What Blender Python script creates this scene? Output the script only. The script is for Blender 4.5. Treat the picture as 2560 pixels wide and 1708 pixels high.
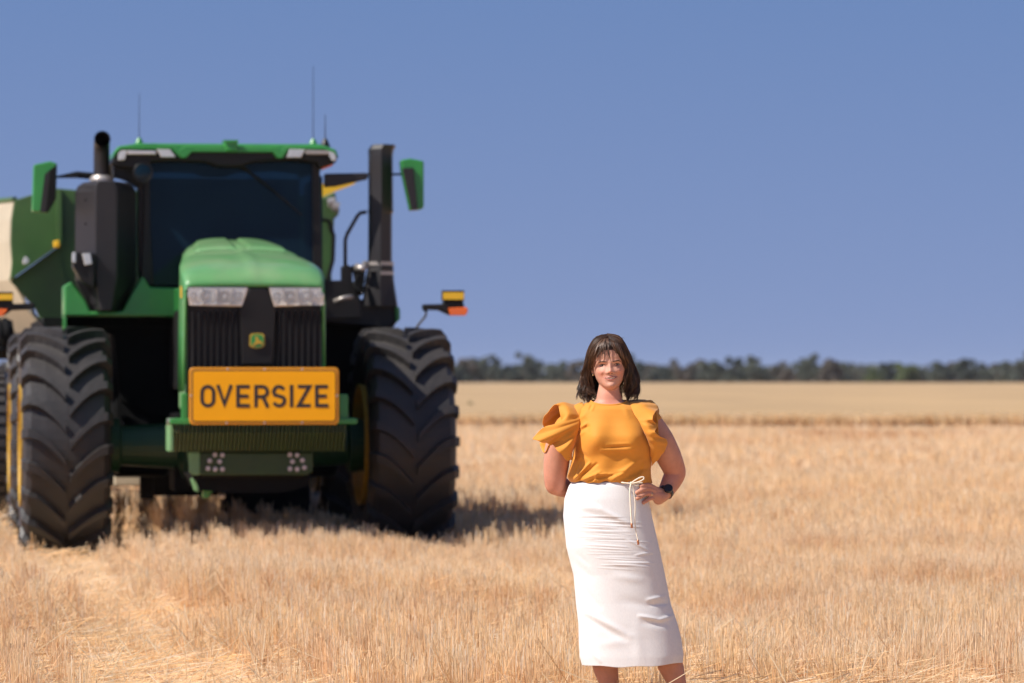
import bpy, bmesh, math, random
import numpy as np
from mathutils import Vector, Matrix, Euler

random.seed(7); rng = np.random.default_rng(7)
S = bpy.context.scene
for o in list(bpy.data.objects): bpy.data.objects.remove(o)
C = S.collection
rad = math.radians

# ------------------------------------------------------------------ camera, sky, sun, exposure
CAMH = 1.5; HOR = 947.0; FPX = 9600.0; WD = 16.7
cam = bpy.data.cameras.new('camera'); camo = bpy.data.objects.new('camera', cam); C.objects.link(camo)
camo.location = (0, 0, CAMH); camo.rotation_euler = (rad(90), 0, 0)
cam.lens = 135; cam.sensor_width = 36; cam.shift_y = 93 / 2560; cam.clip_end = 9000; cam.clip_start = 0.5
cam.dof.use_dof = True; cam.dof.focus_distance = WD - 0.05; cam.dof.aperture_fstop = 3.9
S.camera = camo

SUN_AZ, SUN_EL = 28.0, 46.0
sun_dir = Vector((-math.cos(rad(SUN_AZ)) * math.cos(rad(SUN_EL)), -math.sin(rad(SUN_AZ)) * math.cos(rad(SUN_EL)), math.sin(rad(SUN_EL))))
W = bpy.data.worlds.new('World'); S.world = W; W.use_nodes = True
nt = W.node_tree; nt.nodes.clear()
wo = nt.nodes.new('ShaderNodeOutputWorld'); bg = nt.nodes.new('ShaderNodeBackground'); sky = nt.nodes.new('ShaderNodeTexSky')
sky.sky_type = 'NISHITA'; sky.sun_disc = False; sky.sun_elevation = rad(SUN_EL); sky.sun_rotation = math.atan2(sun_dir.x, sun_dir.y)
sky.air_density = 1.0; sky.dust_density = 0.6; sky.ozone_density = 2.5; sky.altitude = 200
tc = nt.nodes.new('ShaderNodeTexCoord'); add = nt.nodes.new('ShaderNodeVectorMath'); add.operation = 'ADD'; add.inputs[1].default_value = (0, 0, 0.30)
nrm = nt.nodes.new('ShaderNodeVectorMath'); nrm.operation = 'NORMALIZE'
tint = nt.nodes.new('ShaderNodeMix'); tint.data_type = 'RGBA'; tint.blend_type = 'MULTIPLY'; tint.inputs[0].default_value = 1.0
sxyz = nt.nodes.new('ShaderNodeSeparateXYZ'); hz = nt.nodes.new('ShaderNodeMapRange'); hz.inputs[1].default_value = 0.0; hz.inputs[2].default_value = 0.10
tcol = nt.nodes.new('ShaderNodeMix'); tcol.data_type = 'RGBA'; tcol.inputs[6].default_value = (1.14, 0.91, 0.945, 1); tcol.inputs[7].default_value = (0.915, 0.895, 1.01, 1)
nt.links.new(tc.outputs['Generated'], sxyz.inputs[0]); nt.links.new(sxyz.outputs['Z'], hz.inputs[0]); nt.links.new(hz.outputs[0], tcol.inputs[0]); nt.links.new(tcol.outputs[2], tint.inputs[7])
nt.links.new(tc.outputs['Generated'], add.inputs[0]); nt.links.new(add.outputs[0], nrm.inputs[0]); nt.links.new(nrm.outputs[0], sky.inputs['Vector'])
nt.links.new(sky.outputs[0], tint.inputs[6]); nt.links.new(tint.outputs[2], bg.inputs[0]); nt.links.new(bg.outputs[0], wo.inputs[0])
bg.inputs[1].default_value = 0.10
sl = bpy.data.lights.new('sun', 'SUN'); slo = bpy.data.objects.new('sun', sl); C.objects.link(slo)
sl.energy = 5.0; sl.angle = rad(0.53); sl.color = (1.0, 0.955, 0.88)
slo.rotation_euler = sun_dir.to_track_quat('Z', 'Y').to_euler(); slo.location = (-20, 0, 30)
S.view_settings.view_transform = 'Standard'; S.view_settings.look = 'None'; S.view_settings.gamma = 1
S.view_settings.use_curve_mapping = False; S.view_settings.exposure = 0.42

# ------------------------------------------------------------------ materials
def mat(name, c, rough=0.5, metal=0.0, var=0.12, scale=6.0, bump=0.0, bscale=60.0, dust=0.0, coat=0.0, spec=0.5,
        sss=0.0, trans=0.0, attr=None, sheen=0.0, stretch=None, alpha=None):
    m = bpy.data.materials.new(name); m.use_nodes = True; n = m.node_tree; N = n.nodes; Lk = n.links
    b = N['Principled BSDF']; b.inputs['Roughness'].default_value = rough; b.inputs['Metallic'].default_value = metal
    b.inputs['Specular IOR Level'].default_value = spec; b.inputs['Coat Weight'].default_value = coat
    if sss: b.inputs['Subsurface Weight'].default_value = sss; b.inputs['Subsurface Radius'].default_value = (0.02, 0.008, 0.004); b.inputs['Subsurface Scale'].default_value = 0.6
    if sheen: b.inputs['Sheen Weight'].default_value = sheen
    t = N.new('ShaderNodeTexCoord'); src = t.outputs['Object']
    if stretch:
        mp = N.new('ShaderNodeMapping'); mp.inputs['Scale'].default_value = stretch; Lk.new(src, mp.inputs[0]); src = mp.outputs[0]
    no = N.new('ShaderNodeTexNoise'); no.inputs['Scale'].default_value = scale; no.inputs['Detail'].default_value = 5; no.inputs['Roughness'].default_value = 0.6
    Lk.new(src, no.inputs['Vector'])
    mr = N.new('ShaderNodeMapRange'); mr.inputs[1].default_value = 0.3; mr.inputs[2].default_value = 0.7; mr.inputs[3].default_value = 1 - var; mr.inputs[4].default_value = 1 + var
    Lk.new(no.outputs[0], mr.inputs[0])
    mx = N.new('ShaderNodeMix'); mx.data_type = 'RGBA'; mx.blend_type = 'MULTIPLY'; mx.inputs[0].default_value = 1
    if attr:
        a = N.new('ShaderNodeAttribute'); a.attribute_name = attr; Lk.new(a.outputs['Color'], mx.inputs[6])
    else: mx.inputs[6].default_value = (*c, 1)
    Lk.new(mr.outputs[0], mx.inputs[7]); out = mx.outputs[2]
    if dust:
        g = N.new('ShaderNodeNewGeometry'); sp = N.new('ShaderNodeSeparateXYZ'); Lk.new(g.outputs['Normal'], sp.inputs[0])
        up = N.new('ShaderNodeMapRange'); up.inputs[1].default_value = -0.6; up.inputs[2].default_value = 1.0; up.inputs[3].default_value = 0.15; up.inputs[4].default_value = 1.0
        Lk.new(sp.outputs['Z'], up.inputs[0])
        n2 = N.new('ShaderNodeTexNoise'); n2.inputs['Scale'].default_value = 2.2; n2.inputs['Detail'].default_value = 6; Lk.new(t.outputs['Object'], n2.inputs['Vector'])
        m2 = N.new('ShaderNodeMath'); m2.operation = 'MULTIPLY'; Lk.new(up.outputs[0], m2.inputs[0]); Lk.new(n2.outputs[0], m2.inputs[1])
        m3 = N.new('ShaderNodeMath'); m3.operation = 'MULTIPLY'; m3.inputs[1].default_value = dust * 1.7; m3.use_clamp = True; Lk.new(m2.outputs[0], m3.inputs[0])
        md = N.new('ShaderNodeMix'); md.data_type = 'RGBA'; Lk.new(m3.outputs[0], md.inputs[0]); Lk.new(out, md.inputs[6]); md.inputs[7].default_value = (0.42, 0.34, 0.25, 1)
        out = md.outputs[2]
        ra = N.new('ShaderNodeMapRange'); ra.inputs[3].default_value = rough; ra.inputs[4].default_value = 0.85; Lk.new(m3.outputs[0], ra.inputs[0]); Lk.new(ra.outputs[0], b.inputs['Roughness'])
    Lk.new(out, b.inputs['Base Color'])
    if bump:
        bn = N.new('ShaderNodeTexNoise'); bn.inputs['Scale'].default_value = bscale; bn.inputs['Detail'].default_value = 4; Lk.new(src, bn.inputs['Vector'])
        bu = N.new('ShaderNodeBump'); bu.inputs['Strength'].default_value = bump; bu.inputs['Distance'].default_value = 0.02
        Lk.new(bn.outputs[0], bu.inputs['Height']); Lk.new(bu.outputs[0], b.inputs['Normal'])
    if trans:
        tr = N.new('ShaderNodeBsdfTranslucent'); Lk.new(out, tr.inputs[0]); ms = N.new('ShaderNodeMixShader'); ms.inputs[0].default_value = trans
        Lk.new(b.outputs[0], ms.inputs[1]); Lk.new(tr.outputs[0], ms.inputs[2]); Lk.new(ms.outputs[0], N['Material Output'].inputs[0])
    if alpha is not None:
        tp = N.new('ShaderNodeBsdfTransparent'); tp.inputs[0].default_value = (0.25, 0.45, 0.55, 1); ms = N.new('ShaderNodeMixShader'); ms.inputs[0].default_value = alpha
        Lk.new(tp.outputs[0], ms.inputs[1]); Lk.new(b.outputs[0], ms.inputs[2]); Lk.new(ms.outputs[0], N['Material Output'].inputs[0])
    return m

M = {}
M['green'] = mat('green_paint', (0.010, 0.20, 0.028), 0.35, var=0.1, dust=0.10, coat=0.3)
M['glaregreen'] = mat('sun_glare_side_paint', (0.10, 0.27, 0.10), 0.5, var=0.25, scale=3, dust=0.3)  # paler green with extra dust mix: sun glare put into the colour
M['hood'] = mat('hood_green_paint', (0.016, 0.235, 0.045), 0.36, var=0.1, dust=0.34, coat=0.4, bump=0.03, bscale=3)  # dust mix also carries the sun glare that pales the hood
M['cartgreen'] = mat('cart_green_paint', (0.022, 0.085, 0.012), 0.4, var=0.25, scale=2, dust=0.12)
M['cream'] = mat('cream_paint', (0.42, 0.36, 0.26), 0.5, var=0.12, scale=2)  # pale cream base colour for hopper side and tool box
M['rimyellow'] = mat('wheel_yellow', (0.46, 0.27, 0.02), 0.45, var=0.2, dust=0.08)
M['yellow'] = mat('yellow_paint', (0.72, 0.42, 0.02), 0.4, var=0.08)
M['signyellow'] = mat('sign_yellow_sheeting', (0.80, 0.345, 0.002), 0.45, var=0.02, spec=0.3)
M['signedge'] = mat('sign_border_orange', (0.62, 0.25, 0.008), 0.5, var=0.04)
M['ink'] = mat('sign_black_ink', (0.012, 0.012, 0.016), 0.6, var=0.05)
M['black'] = mat('black_plastic', (0.003, 0.003, 0.0035), 0.45, var=0.15, dust=0.02, spec=0.35)
M['dark'] = mat('dark_chassis', (0.003, 0.003, 0.0035), 0.8, var=0.3, spec=0.2)
M['bar'] = mat('grille_bar_plastic', (0.028, 0.026, 0.028), 0.45, var=0.1)
M['grey'] = mat('charcoal_panel', (0.010, 0.009, 0.012), 0.45, var=0.15, dust=0.04, spec=0.4)
M['axle'] = mat('axle_dark_green', (0.006, 0.045, 0.016), 0.5, var=0.2)
M['rubber'] = mat('tyre_rubber', (0.017, 0.016, 0.0185), 0.48, var=0.3, scale=3, bump=0.15, bscale=30, dust=0.06, spec=0.4)
M['chrome'] = mat('chrome', (0.85, 0.78, 0.70), 0.30, 0.85, var=0.05)
M['lens'] = mat('lamp_lens', (0.55, 0.53, 0.50), 0.12, 0.3, var=0.15, scale=25, coat=1.0)
M['steel'] = mat('dull_steel', (0.40, 0.36, 0.33), 0.4, 0.6, var=0.2)
M['bolt'] = mat('zinc_bolt', (0.55, 0.50, 0.52), 0.5, 0.3, var=0.1)
M['amber'] = mat('amber_lens', (0.75, 0.13, 0.012), 0.25, var=0.05, coat=0.5)
M['glass'] = mat('tinted_cab_glass', (0.006, 0.020, 0.034), 0.06, var=0.3, scale=1.5, spec=0.32, alpha=0.62)
M['weight'] = mat('weight_olive', (0.012, 0.040, 0.003), 0.5, var=0.2, dust=0.05)
M['seat'] = mat('seat_fabric', (0.03, 0.03, 0.035), 0.8, var=0.1)
M['ceiling'] = mat('cab_liner', (0.02, 0.022, 0.024), 0.9, var=0.1)

# ------------------------------------------------------------------ mesh helpers
def tag(o, label=None, cat=None, group=None, kind=None):
    if label: o['label'] = label
    if cat: o['category'] = cat
    if group: o['group'] = group
    if kind: o['kind'] = kind
    return o
def empty(name, loc=(0, 0, 0), rz=0.0):
    o = bpy.data.objects.new(name, None); C.objects.link(o); o.location = loc; o.rotation_euler = (0, 0, rz); o.empty_display_size = 0.3; return o
class G:
    def __init__(s): s.v = []; s.f = []
    def add(s, v, f):
        n = len(s.v); s.v += [tuple(p) for p in v]; s.f += [tuple(i + n for i in q) for q in f]; return s
    def box(s, x0, x1, y0, y1, z0, z1):
        return s.add([(x0,y0,z0),(x1,y0,z0),(x1,y1,z0),(x0,y1,z0),(x0,y0,z1),(x1,y0,z1),(x1,y1,z1),(x0,y1,z1)],
                     [(0,3,2,1),(4,5,6,7),(0,1,5,4),(1,2,6,5),(2,3,7,6),(3,0,4,7)])
    def loft(s, rings, caps=True, closed=True):
        n = len(rings[0]); v = [p for r in rings for p in r]; f = []
        for i in range(len(rings) - 1):
            for j in range(n if closed else n - 1):
                a = i * n + j; b = i * n + (j + 1) % n; f.append((a, b, b + n, a + n))
        if caps: f.append(tuple(range(n - 1, -1, -1))); f.append(tuple(range((len(rings) - 1) * n, len(rings) * n)))
        return s.add(v, f)
    def prism(s, front, back): return s.loft([front, back])
    def tube(s, pts, r, n=8, caps=True, flat=1.0):
        pts = [Vector(p) for p in pts]; k = len(pts); rs = r if isinstance(r, (list, tuple)) else [r] * k; rings = []; up = None
        for i, p in enumerate(pts):
            d = (pts[min(i + 1, k - 1)] - pts[max(i - 1, 0)]).normalized()
            if up is None: up = Vector((0, 0, 1)) if abs(d.z) < 0.9 else Vector((0, 1, 0))
            a = d.cross(up).normalized(); b = a.cross(d).normalized(); up = b
            rings.append([p + (a * math.cos(t) + b * math.sin(t) * flat) * rs[i] for t in [2 * math.pi * q / n for q in range(n)]])
        return s.loft(rings, caps)
    def lathe_x(s, prof, n=32, c=(0, 0, 0)):        # prof: (x, r)
        rings = [[(c[0] + x, c[1] - r * math.cos(t), c[2] + r * math.sin(t)) for t in [2 * math.pi * q / n for q in range(n)]] for x, r in prof]
        return s.loft(rings, True)
    def lathe_y(s, prof, n=20, c=(0, 0, 0)):
        rings = [[(c[0] + r * math.cos(t), c[1] + y, c[2] + r * math.sin(t)) for t in [2 * math.pi * q / n for q in range(n)]] for y, r in prof]
        return s.loft(rings, True)
    def build(s, name, m, parent=None, smooth=False, bevel=0.0, label=None, seg=2, recalc=True):
        me = bpy.data.meshes.new(name); me.from_pydata(s.v, [], s.f); me.update()
        if recalc:
            bm = bmesh.new(); bm.from_mesh(me); bmesh.ops.recalc_face_normals(bm, faces=bm.faces); bm.to_mesh(me); bm.free()
        if m: me.materials.append(m)
        if smooth:
            me.polygons.foreach_set('use_smooth', [True] * len(me.polygons))
        o = bpy.data.objects.new(name, me); C.objects.link(o)
        if parent: o.parent = parent
        if bevel:
            b = o.modifiers.new('bevel', 'BEVEL'); b.width = bevel; b.segments = seg; b.limit_method = 'ANGLE'; b.angle_limit = rad(35)
        if smooth and bevel == 0:
            pass
        if label: o['label'] = label
        return o
def npmesh(name, v, f, m, parent=None, smooth=False, col=None):
    """v (n,3) array, f (k,3|4) array"""
    me = bpy.data.meshes.new(name); k, w = f.shape
    me.vertices.add(len(v)); me.vertices.foreach_set('co', np.ascontiguousarray(v, dtype=np.float32).ravel())
    me.loops.add(k * w); me.loops.foreach_set('vertex_index', np.ascontiguousarray(f, dtype=np.int32).ravel())
    me.polygons.add(k); me.polygons.foreach_set('loop_start', np.arange(0, k * w, w, dtype=np.int32))
    me.update(calc_edges=True); me.validate()
    if smooth: me.polygons.foreach_set('use_smooth', [True] * len(me.polygons))
    if col is not None:
        a = me.color_attributes.new('tint', 'FLOAT_COLOR', 'POINT'); cc = np.ones((len(v), 4), dtype=np.float32); cc[:, :3] = col; a.data.foreach_set('color', cc.ravel())
    me.materials.append(m); o = bpy.data.objects.new(name, me); C.objects.link(o)
    if parent: o.parent = parent
    return o
def catmull(P, n):
    """P list of points -> n samples (uniform Catmull-Rom)"""
    P = np.array(P, dtype=float); k = len(P); t = np.linspace(0, k - 1, n); i = np.minimum(t.astype(int), k - 2); u = (t - i)[:, None]
    p0 = P[np.maximum(i - 1, 0)]; p1 = P[i]; p2 = P[i + 1]; p3 = P[np.minimum(i + 2, k - 1)]
    return 0.5 * (2 * p1 + (p2 - p0) * u + (2 * p0 - 5 * p1 + 4 * p2 - p3) * u ** 2 + (3 * p1 - p0 - 3 * p2 + p3) * u ** 3)

# tractor frame: +x image right, +y towards the tractor's rear, z up from its wheel tracks
TH = rad(8.8); TO = Vector((-2.42, 33.4, -0.10)); cT, sT = math.cos(TH), math.sin(TH)
def T(px, py, ly, full=True):
    """a point of the tractor seen at photo pixel (px,py) lying in the cross plane ly metres behind the front axle"""
    k = (px - 1280) / FPX
    lx = (k * (TO.y + ly * cT) - TO.x + ly * sT) / (cT - k * sT)
    Y = TO.y + lx * sT + ly * cT
    return (lx, ly, CAMH - (py - HOR) / FPX * Y - TO.z)
def tbox(g, px0, px1, py0, py1, ly0, ly1):
    a = T(px0, py1, ly0); b = T(px1, py0, ly0); return g.box(a[0], b[0], ly0, ly1, a[2], b[2])
def tprism(g, pts, ly0, ly1):
    f = [T(x, y, ly0) for x, y in pts]; return g.prism(f, [(p[0], ly1, p[2]) for p in f])

# ------------------------------------------------------------------ ground
def vnoise(x, y, s, seed=0):
    """cheap value noise, arrays"""
    x = x * s; y = y * s; xi = np.floor(x); yi = np.floor(y); u = x - xi; v = y - yi; u = u * u * (3 - 2 * u); v = v * v * (3 - 2 * v)
    h = lambda a, b: np.modf(np.abs(np.sin(a * 127.1 + b * 311.7 + seed * 17.3) * 43758.5453))[0]
    return (h(xi, yi) * (1 - u) + h(xi + 1, yi) * u) * (1 - v) + (h(xi, yi + 1) * (1 - u) + h(xi + 1, yi + 1) * u) * v
def tloc(x, y):      # world -> tractor-frame plan coordinates (arrays ok)
    dx = x - TO.x; dy = y - TO.y
    return dx * cT + dy * sT, -dx * sT + dy * cT
def track(x, y):     # 0..1 inside the two wheel tracks
    lx, ly = tloc(x, y)
    wob = 0.06 * np.sin(ly * 0.9) + 0.05 * np.sin(ly * 2.3 + 1) + 0.5 * (vnoise(lx, ly, 1.3, 11) - 0.5) + 0.3 * (vnoise(lx, ly, 4.0, 12) - 0.5)
    f = lambda d: np.clip((0.58 - d) / 0.25, 0, 1)
    return np.maximum(f(np.abs(lx + 1.5 + wob)), f(np.abs(lx - 1.5 + wob)) * 0.42)
def gz(x, y):
    near = np.exp(-((y - 30) / 60.0) ** 2)
    w = 0.018 * np.sin(x * 1.3 + y * 0.35) + 0.014 * np.sin(x * 0.6 - y * 0.8 + 2) + 0.008 * np.sin(x * 3.1 + y * 2.2)
    lx, ly = tloc(x, y)
    return (w - 0.06 * track(x, y) * np.exp(-(np.maximum(np.abs(ly) - 8, 0) / 20) ** 2)) * near
def axis(a, b, fine0, fine1, step, grow=1.18):
    m = list(np.arange(fine0, fine1 + 1e-6, step)); s = step; x = fine1
    while x < b: s *= grow; x += s; m.append(min(x, b))
    s = step; x = fine0
    while x > a: s *= grow; x -= s; m.insert(0, max(x, a))
    return np.array(m)
xs = axis(-2500, 2500, -9, 9, 0.18); ys = axis(-60, 3200, 12, 48, 0.22)
XX, YY = np.meshgrid(xs, ys); ZZ = gz(XX, YY)
nx, ny = len(xs), len(ys); idx = np.arange(nx * ny).reshape(ny, nx)
F = np.stack([idx[:-1, :-1].ravel(), idx[:-1, 1:].ravel(), idx[1:, 1:].ravel(), idx[1:, :-1].ravel()], 1)
M['soil'] = mat('straw_covered_soil', (0.66, 0.46, 0.28), 0.95, var=0.3, scale=2.2, bump=0.6, bscale=25)
tag(npmesh('ground', np.stack([XX.ravel(), YY.ravel(), ZZ.ravel()], 1), F, M['soil'], smooth=True), kind='structure')

# ------------------------------------------------------------------ stubble
M['straw'] = mat('straw', (1, 1, 1), 0.6, var=0.10, scale=3, attr='tint', trans=0.50, spec=0.35)
def strawset(base, top, w0, w1, cb, ct, sides=3):
    """tapered prisms from base to top points; colours at base and top"""
    n = len(base); d = top - base; L = np.linalg.norm(d, axis=1, keepdims=True) + 1e-9; d = d / L
    ref = np.where(np.abs(d[:, 2:3]) > 0.8, np.array([[1.0, 0, 0]]), np.array([[0, 0, 1.0]]))
    a = np.cross(d, ref); a /= np.linalg.norm(a, axis=1, keepdims=True) + 1e-9; b = np.cross(d, a)
    ph = rng.uniform(0, 6.28, n); V = []
    for end, w in ((base, w0), (top, w1)):
        for k in range(sides):
            t = ph + 2 * np.pi * k / sides; V.append(end + (a * np.cos(t)[:, None] + b * np.sin(t)[:, None]) * np.broadcast_to(np.asarray(w), (n,))[:, None])
    V = np.stack(V, 1).reshape(-1, 3)
    o = (np.arange(n) * 2 * sides)[:, None]
    F = np.concatenate([np.stack([o[:, 0] + k, o[:, 0] + (k + 1) % sides, o[:, 0] + sides + (k + 1) % sides, o[:, 0] + sides + k], 1) for k in range(sides)])
    col = np.stack([cb] * sides + [ct] * sides, 1).reshape(-1, 3)
    return V, F, col
def merge(parts):
    V = []; Fs = []; Cc = []; n = 0
    for v, f, c in parts: V.append(v); Fs.append(f + n); Cc.append(c); n += len(v)
    return np.concatenate(V), np.concatenate(Fs), np.concatenate(Cc)
PALE = np.array([0.95, 0.81, 0.62]); GOLD = np.array([0.94, 0.72, 0.43]); RUST = np.array([0.66, 0.32, 0.10]); GREYS = np.array([0.93, 0.84, 0.70])
def cols(n, x, y):
    k = rng.uniform(0, 1, n)[:, None]; p = vnoise(x, y, 0.9, 3)[:, None]
    kp = np.clip(.25 + .75 * k * p * 1.4, 0, 1); c = PALE * (1 - kp) + GOLD * kp; g = (rng.uniform(0, 1, n) < 0.12)[:, None]
    c = np.where(g, GREYS, c); return c * rng.uniform(0.82, 1.15, n)[:, None]
def wedge(y0, y1, dens, margin=2.5):
    a = 0.135; n = int(dens * (y1 - y0) * (a * (y0 + y1) + 2 * margin)); y = rng.uniform(y0, y1, n * 2); hw = a * y + margin
    keep = rng.uniform(0, 1, n * 2) < hw / (a * y1 + margin); y = y[keep]; hw = hw[keep]; n2 = len(y)
    return rng.uniform(-1, 1, n2) * hw, y
def gaps(x, y):
    """probability that a standing stalk survives"""
    p = np.ones(len(x))
    for (yc, sl, wd, x0, x1) in ((24.2, 0.03, 0.34, 2.1, 9), (27.0, -0.02, 0.28, -0.9, 1.2), (44, 0.02, 0.8, -20, 30), (58, 0.03, 0.9, -20, 30), (78, 0.03, 2.6, 1, 40), (72, -0.02, 0.9, -20, 12)):
        d = np.abs(y - yc - sl * x - 0.25 * np.sin(x * 1.1)); p *= np.where((d < wd) & (x > x0) & (x < x1), 0.12, 1)
    n1 = vnoise(x, y, 0.8, 1); n2 = vnoise(x, y, 2.6, 2)
    p *= np.clip((n1 * 0.55 + n2 * 0.45 - 0.25) / 0.14, 0.04, 1)
    return p
def rustf(x, y):
    f = np.zeros(len(x))
    for (xc, yc, rx, ry, k) in ((-2.95, 23.9, .20, .45, 1.0), (-1.47, 24.2, .40, .45, .7), (-1.15, 23.4, .25, .3, .6), (-.6, 19.0, .3, .3, .5), (-1.9, 19.2, .3, .4, .6), (-3.2, 25.2, .4, .5, .4), (2.6, 24.9, .6, .35, .6), (3.6, 25.0, .5, .35, .8), (1.5, 23.0, .35, .6, .55), (1.95, 21.8, .3, .4, .6), (1.0, 22.2, .3, .4, .4), (4.6, 31, 1.2, .8, .4)):
        f = np.maximum(f, k * np.exp(-((x - xc) / rx) ** 2 - ((y - yc) / ry) ** 2))
    for (yc, sl, wd, x0, x1, k) in ((82.5, .03, 1.3, 2, 40, .8), (66, .02, .8, 6, 40, .5), (74, -.01, 1.0, -12, 9, .35)):
        f = np.maximum(f, k * np.exp(-((y - yc - sl * x) / wd) ** 2) * ((x > x0) & (x < x1)) * np.clip(vnoise(x, y * .3, 0.6, 21) * 2.2 - .5, 0, 1))
    f = np.maximum(f, np.clip((vnoise(x, y, 0.7, 31) * .6 + vnoise(x, y, 2.1, 32) * .4 - .60) * 2.6, 0, .5))
    return f[:, None]
def stand(y0, y1, dens, w, hmean, row=0.25):
    x, y = wedge(y0, y1, dens)
    lx, ly = tloc(x, y); r = np.round(lx / row) * row; lx2 = r + (lx - r) * 0.45
    x = TO.x + lx2 * cT - ly * sT; y = TO.y + lx2 * sT + ly * cT
    tr = track(x, y); keep = (rng.uniform(0, 1, len(x)) < gaps(x, y)) & (rng.uniform(0, 1, len(x)) > tr * (0.18 + 0.75 * vnoise(x, y, 0.9, 8)))
    fem = (x > -.4) & (x < 2.3) & (y < 17.3); keep &= ~(fem & (rng.uniform(0, 1, len(x)) < 0.5))
    # nothing stands through the tyres
    inw = (np.abs(np.abs(lx2) - 1.5) < 0.46) & ((np.abs(ly) < 0.75) | (np.abs(ly - 3.9) < 0.75)); keep &= ~inw
    x = x[keep]; y = y[keep]; n = len(x); z = gz(x, y)
    h = hmean * rng.normal(1, 0.13, n) * (0.82 + 0.36 * vnoise(x, y, 0.35, 5)) * (1 - 0.45 * track(x, y)) * np.where((x > -.4) & (x < .72) & (y < 17.0), 0.62, 1.0) * np.where((x > .72) & (x < 2.3) & (y < 17.6), 0.40, 1.0) * np.clip(0.72 + (y - 15) * 0.07, 0.72, 1)
    lean = rng.normal(0, 0.07, (n, 2)); wild = rng.uniform(0, 1, n) < 0.10 + 0.35 * track(x, y); lean[wild] = rng.normal(0, 0.45, (wild.sum(), 2))
    base = np.stack([x, y, z - 0.02], 1); top = np.stack([x + lean[:, 0] * h, y + lean[:, 1] * h, z + h], 1)
    rf = rustf(x, y) * rng.uniform(.4, 1, n)[:, None]; ct = cols(n, x, y); ct = ct * (1 - rf) + RUST * rf; mixr = rng.uniform(0.15, 0.75, n)[:, None]; cb = ct * (1 - mixr) + RUST * mixr
    ww = w * rng.uniform(0.7, 1.3, n)
    out = [strawset(base, top, ww, ww * 0.85, cb, ct)]
    return out, base, top, ct
def leaves(base, top, ct, k, L, w):
    i = rng.integers(0, len(base), k); t = rng.uniform(0.05, 0.8, k)[:, None]; p = base[i] * (1 - t) + top[i] * t
    a = rng.uniform(0, 6.28, k); l = L * rng.uniform(0.4, 1.3, k); dz = rng.uniform(-0.9, 0.9, k)
    q = p + np.stack([np.cos(a) * l, np.sin(a) * l, dz * l], 1) * 0.7; q[:, 2] = np.maximum(q[:, 2], gz(q[:, 0], q[:, 1]) + 0.003)
    c = (GOLD * 0.9) * rng.uniform(0.6, 1.3, k)[:, None]; c = np.where((rng.uniform(0, 1, k) < 0.4)[:, None], ct[i], c)
    return strawset(p, q, w, w * 0.4, c, c)
def litter(y0, y1, dens, L, w, inbias=True, zmax=0.10):
    x, y = wedge(y0, y1, dens); n = len(x); tr = track(x, y)
    keep = rng.uniform(0, 1, n) < (0.35 + 0.65 * tr) if inbias else np.ones(n, bool)
    x = x[keep]; y = y[keep]; n = len(x); a = rng.normal(0.6, 0.8, n) * rng.choice([1, -1], n); l = L * rng.uniform(0.3, 1.3, n)
    zz = gz(x, y) + rng.uniform(0.004, zmax, n) * (0.3 + vnoise(x, y, 2.0, 9)); tilt = rng.normal(0, 0.16, n)
    p = np.stack([x, y, zz], 1); q = p + np.stack([np.cos(a) * l, np.sin(a) * l, np.abs(tilt) * l], 1)
    c = cols(n, x, y) * 1.05
    return strawset(p, q, w * rng.uniform(0.7, 1.2, n), w * 0.8, c, c)
parts = []
s1, b1, t1, c1 = stand(15.0, 31.5, 560, 0.0018, 0.255); parts += s1; parts.append(leaves(b1, t1, c1, 42000, 0.10, 0.0016))
parts.append(litter(15.0, 31.5, 330, 0.30, 0.0019, zmax=0.13))
x, y = wedge(15.5, 30, 14); tr_ = track(x, y); kk = rng.uniform(0, 1, len(x)) < .25 + .75 * tr_; x = x[kk]; y = y[kk]; n = len(x); a_ = rng.uniform(0, 6.28, n); L_ = rng.uniform(.2, .5, n); up_ = rng.uniform(.25, 1.0, n) ** 1.2
bs = np.stack([x, y, gz(x, y) + rng.uniform(0, .1, n)], 1); tp = bs + np.stack([np.cos(a_) * L_ * np.sqrt(1 - up_ ** 2 * .9), np.sin(a_) * L_ * np.sqrt(1 - up_ ** 2 * .9), up_ * L_ * .7], 1)
cl_ = np.tile(np.array([.97, .84, .62]), (n, 1)) * rng.uniform(.8, 1, n)[:, None]; parts.append(strawset(bs, tp, .0024, .0018, cl_, cl_))
npmesh_o = npmesh('wheat_stubble', *merge(parts)[:2], M['straw'], col=merge(parts)[2])
tag(npmesh_o, 'pale cut wheat stubble and loose straw across the foreground', 'stubble', kind='stuff')
parts = []
s2, b2, t2, c2 = stand(31.5, 55, 150, 0.0036, 0.275, 0.25); parts += s2; parts.append(leaves(b2, t2, c2, 25000, 0.14, 0.003)); parts.append(litter(31.5, 55, 60, 0.35, 0.004))
s3, b3, t3, c3 = stand(55, 96.5, 55, 0.0075, 0.33, 0.5); parts += s3; parts.append(litter(55, 96, 16, 0.5, 0.008))
mm = merge(parts)
tag(npmesh('wheat_stubble', mm[0], mm[1], M['straw'], col=mm[2]), 'blurred wheat stubble around the tractor and back to the standing crop', 'stubble', kind='stuff')
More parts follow.
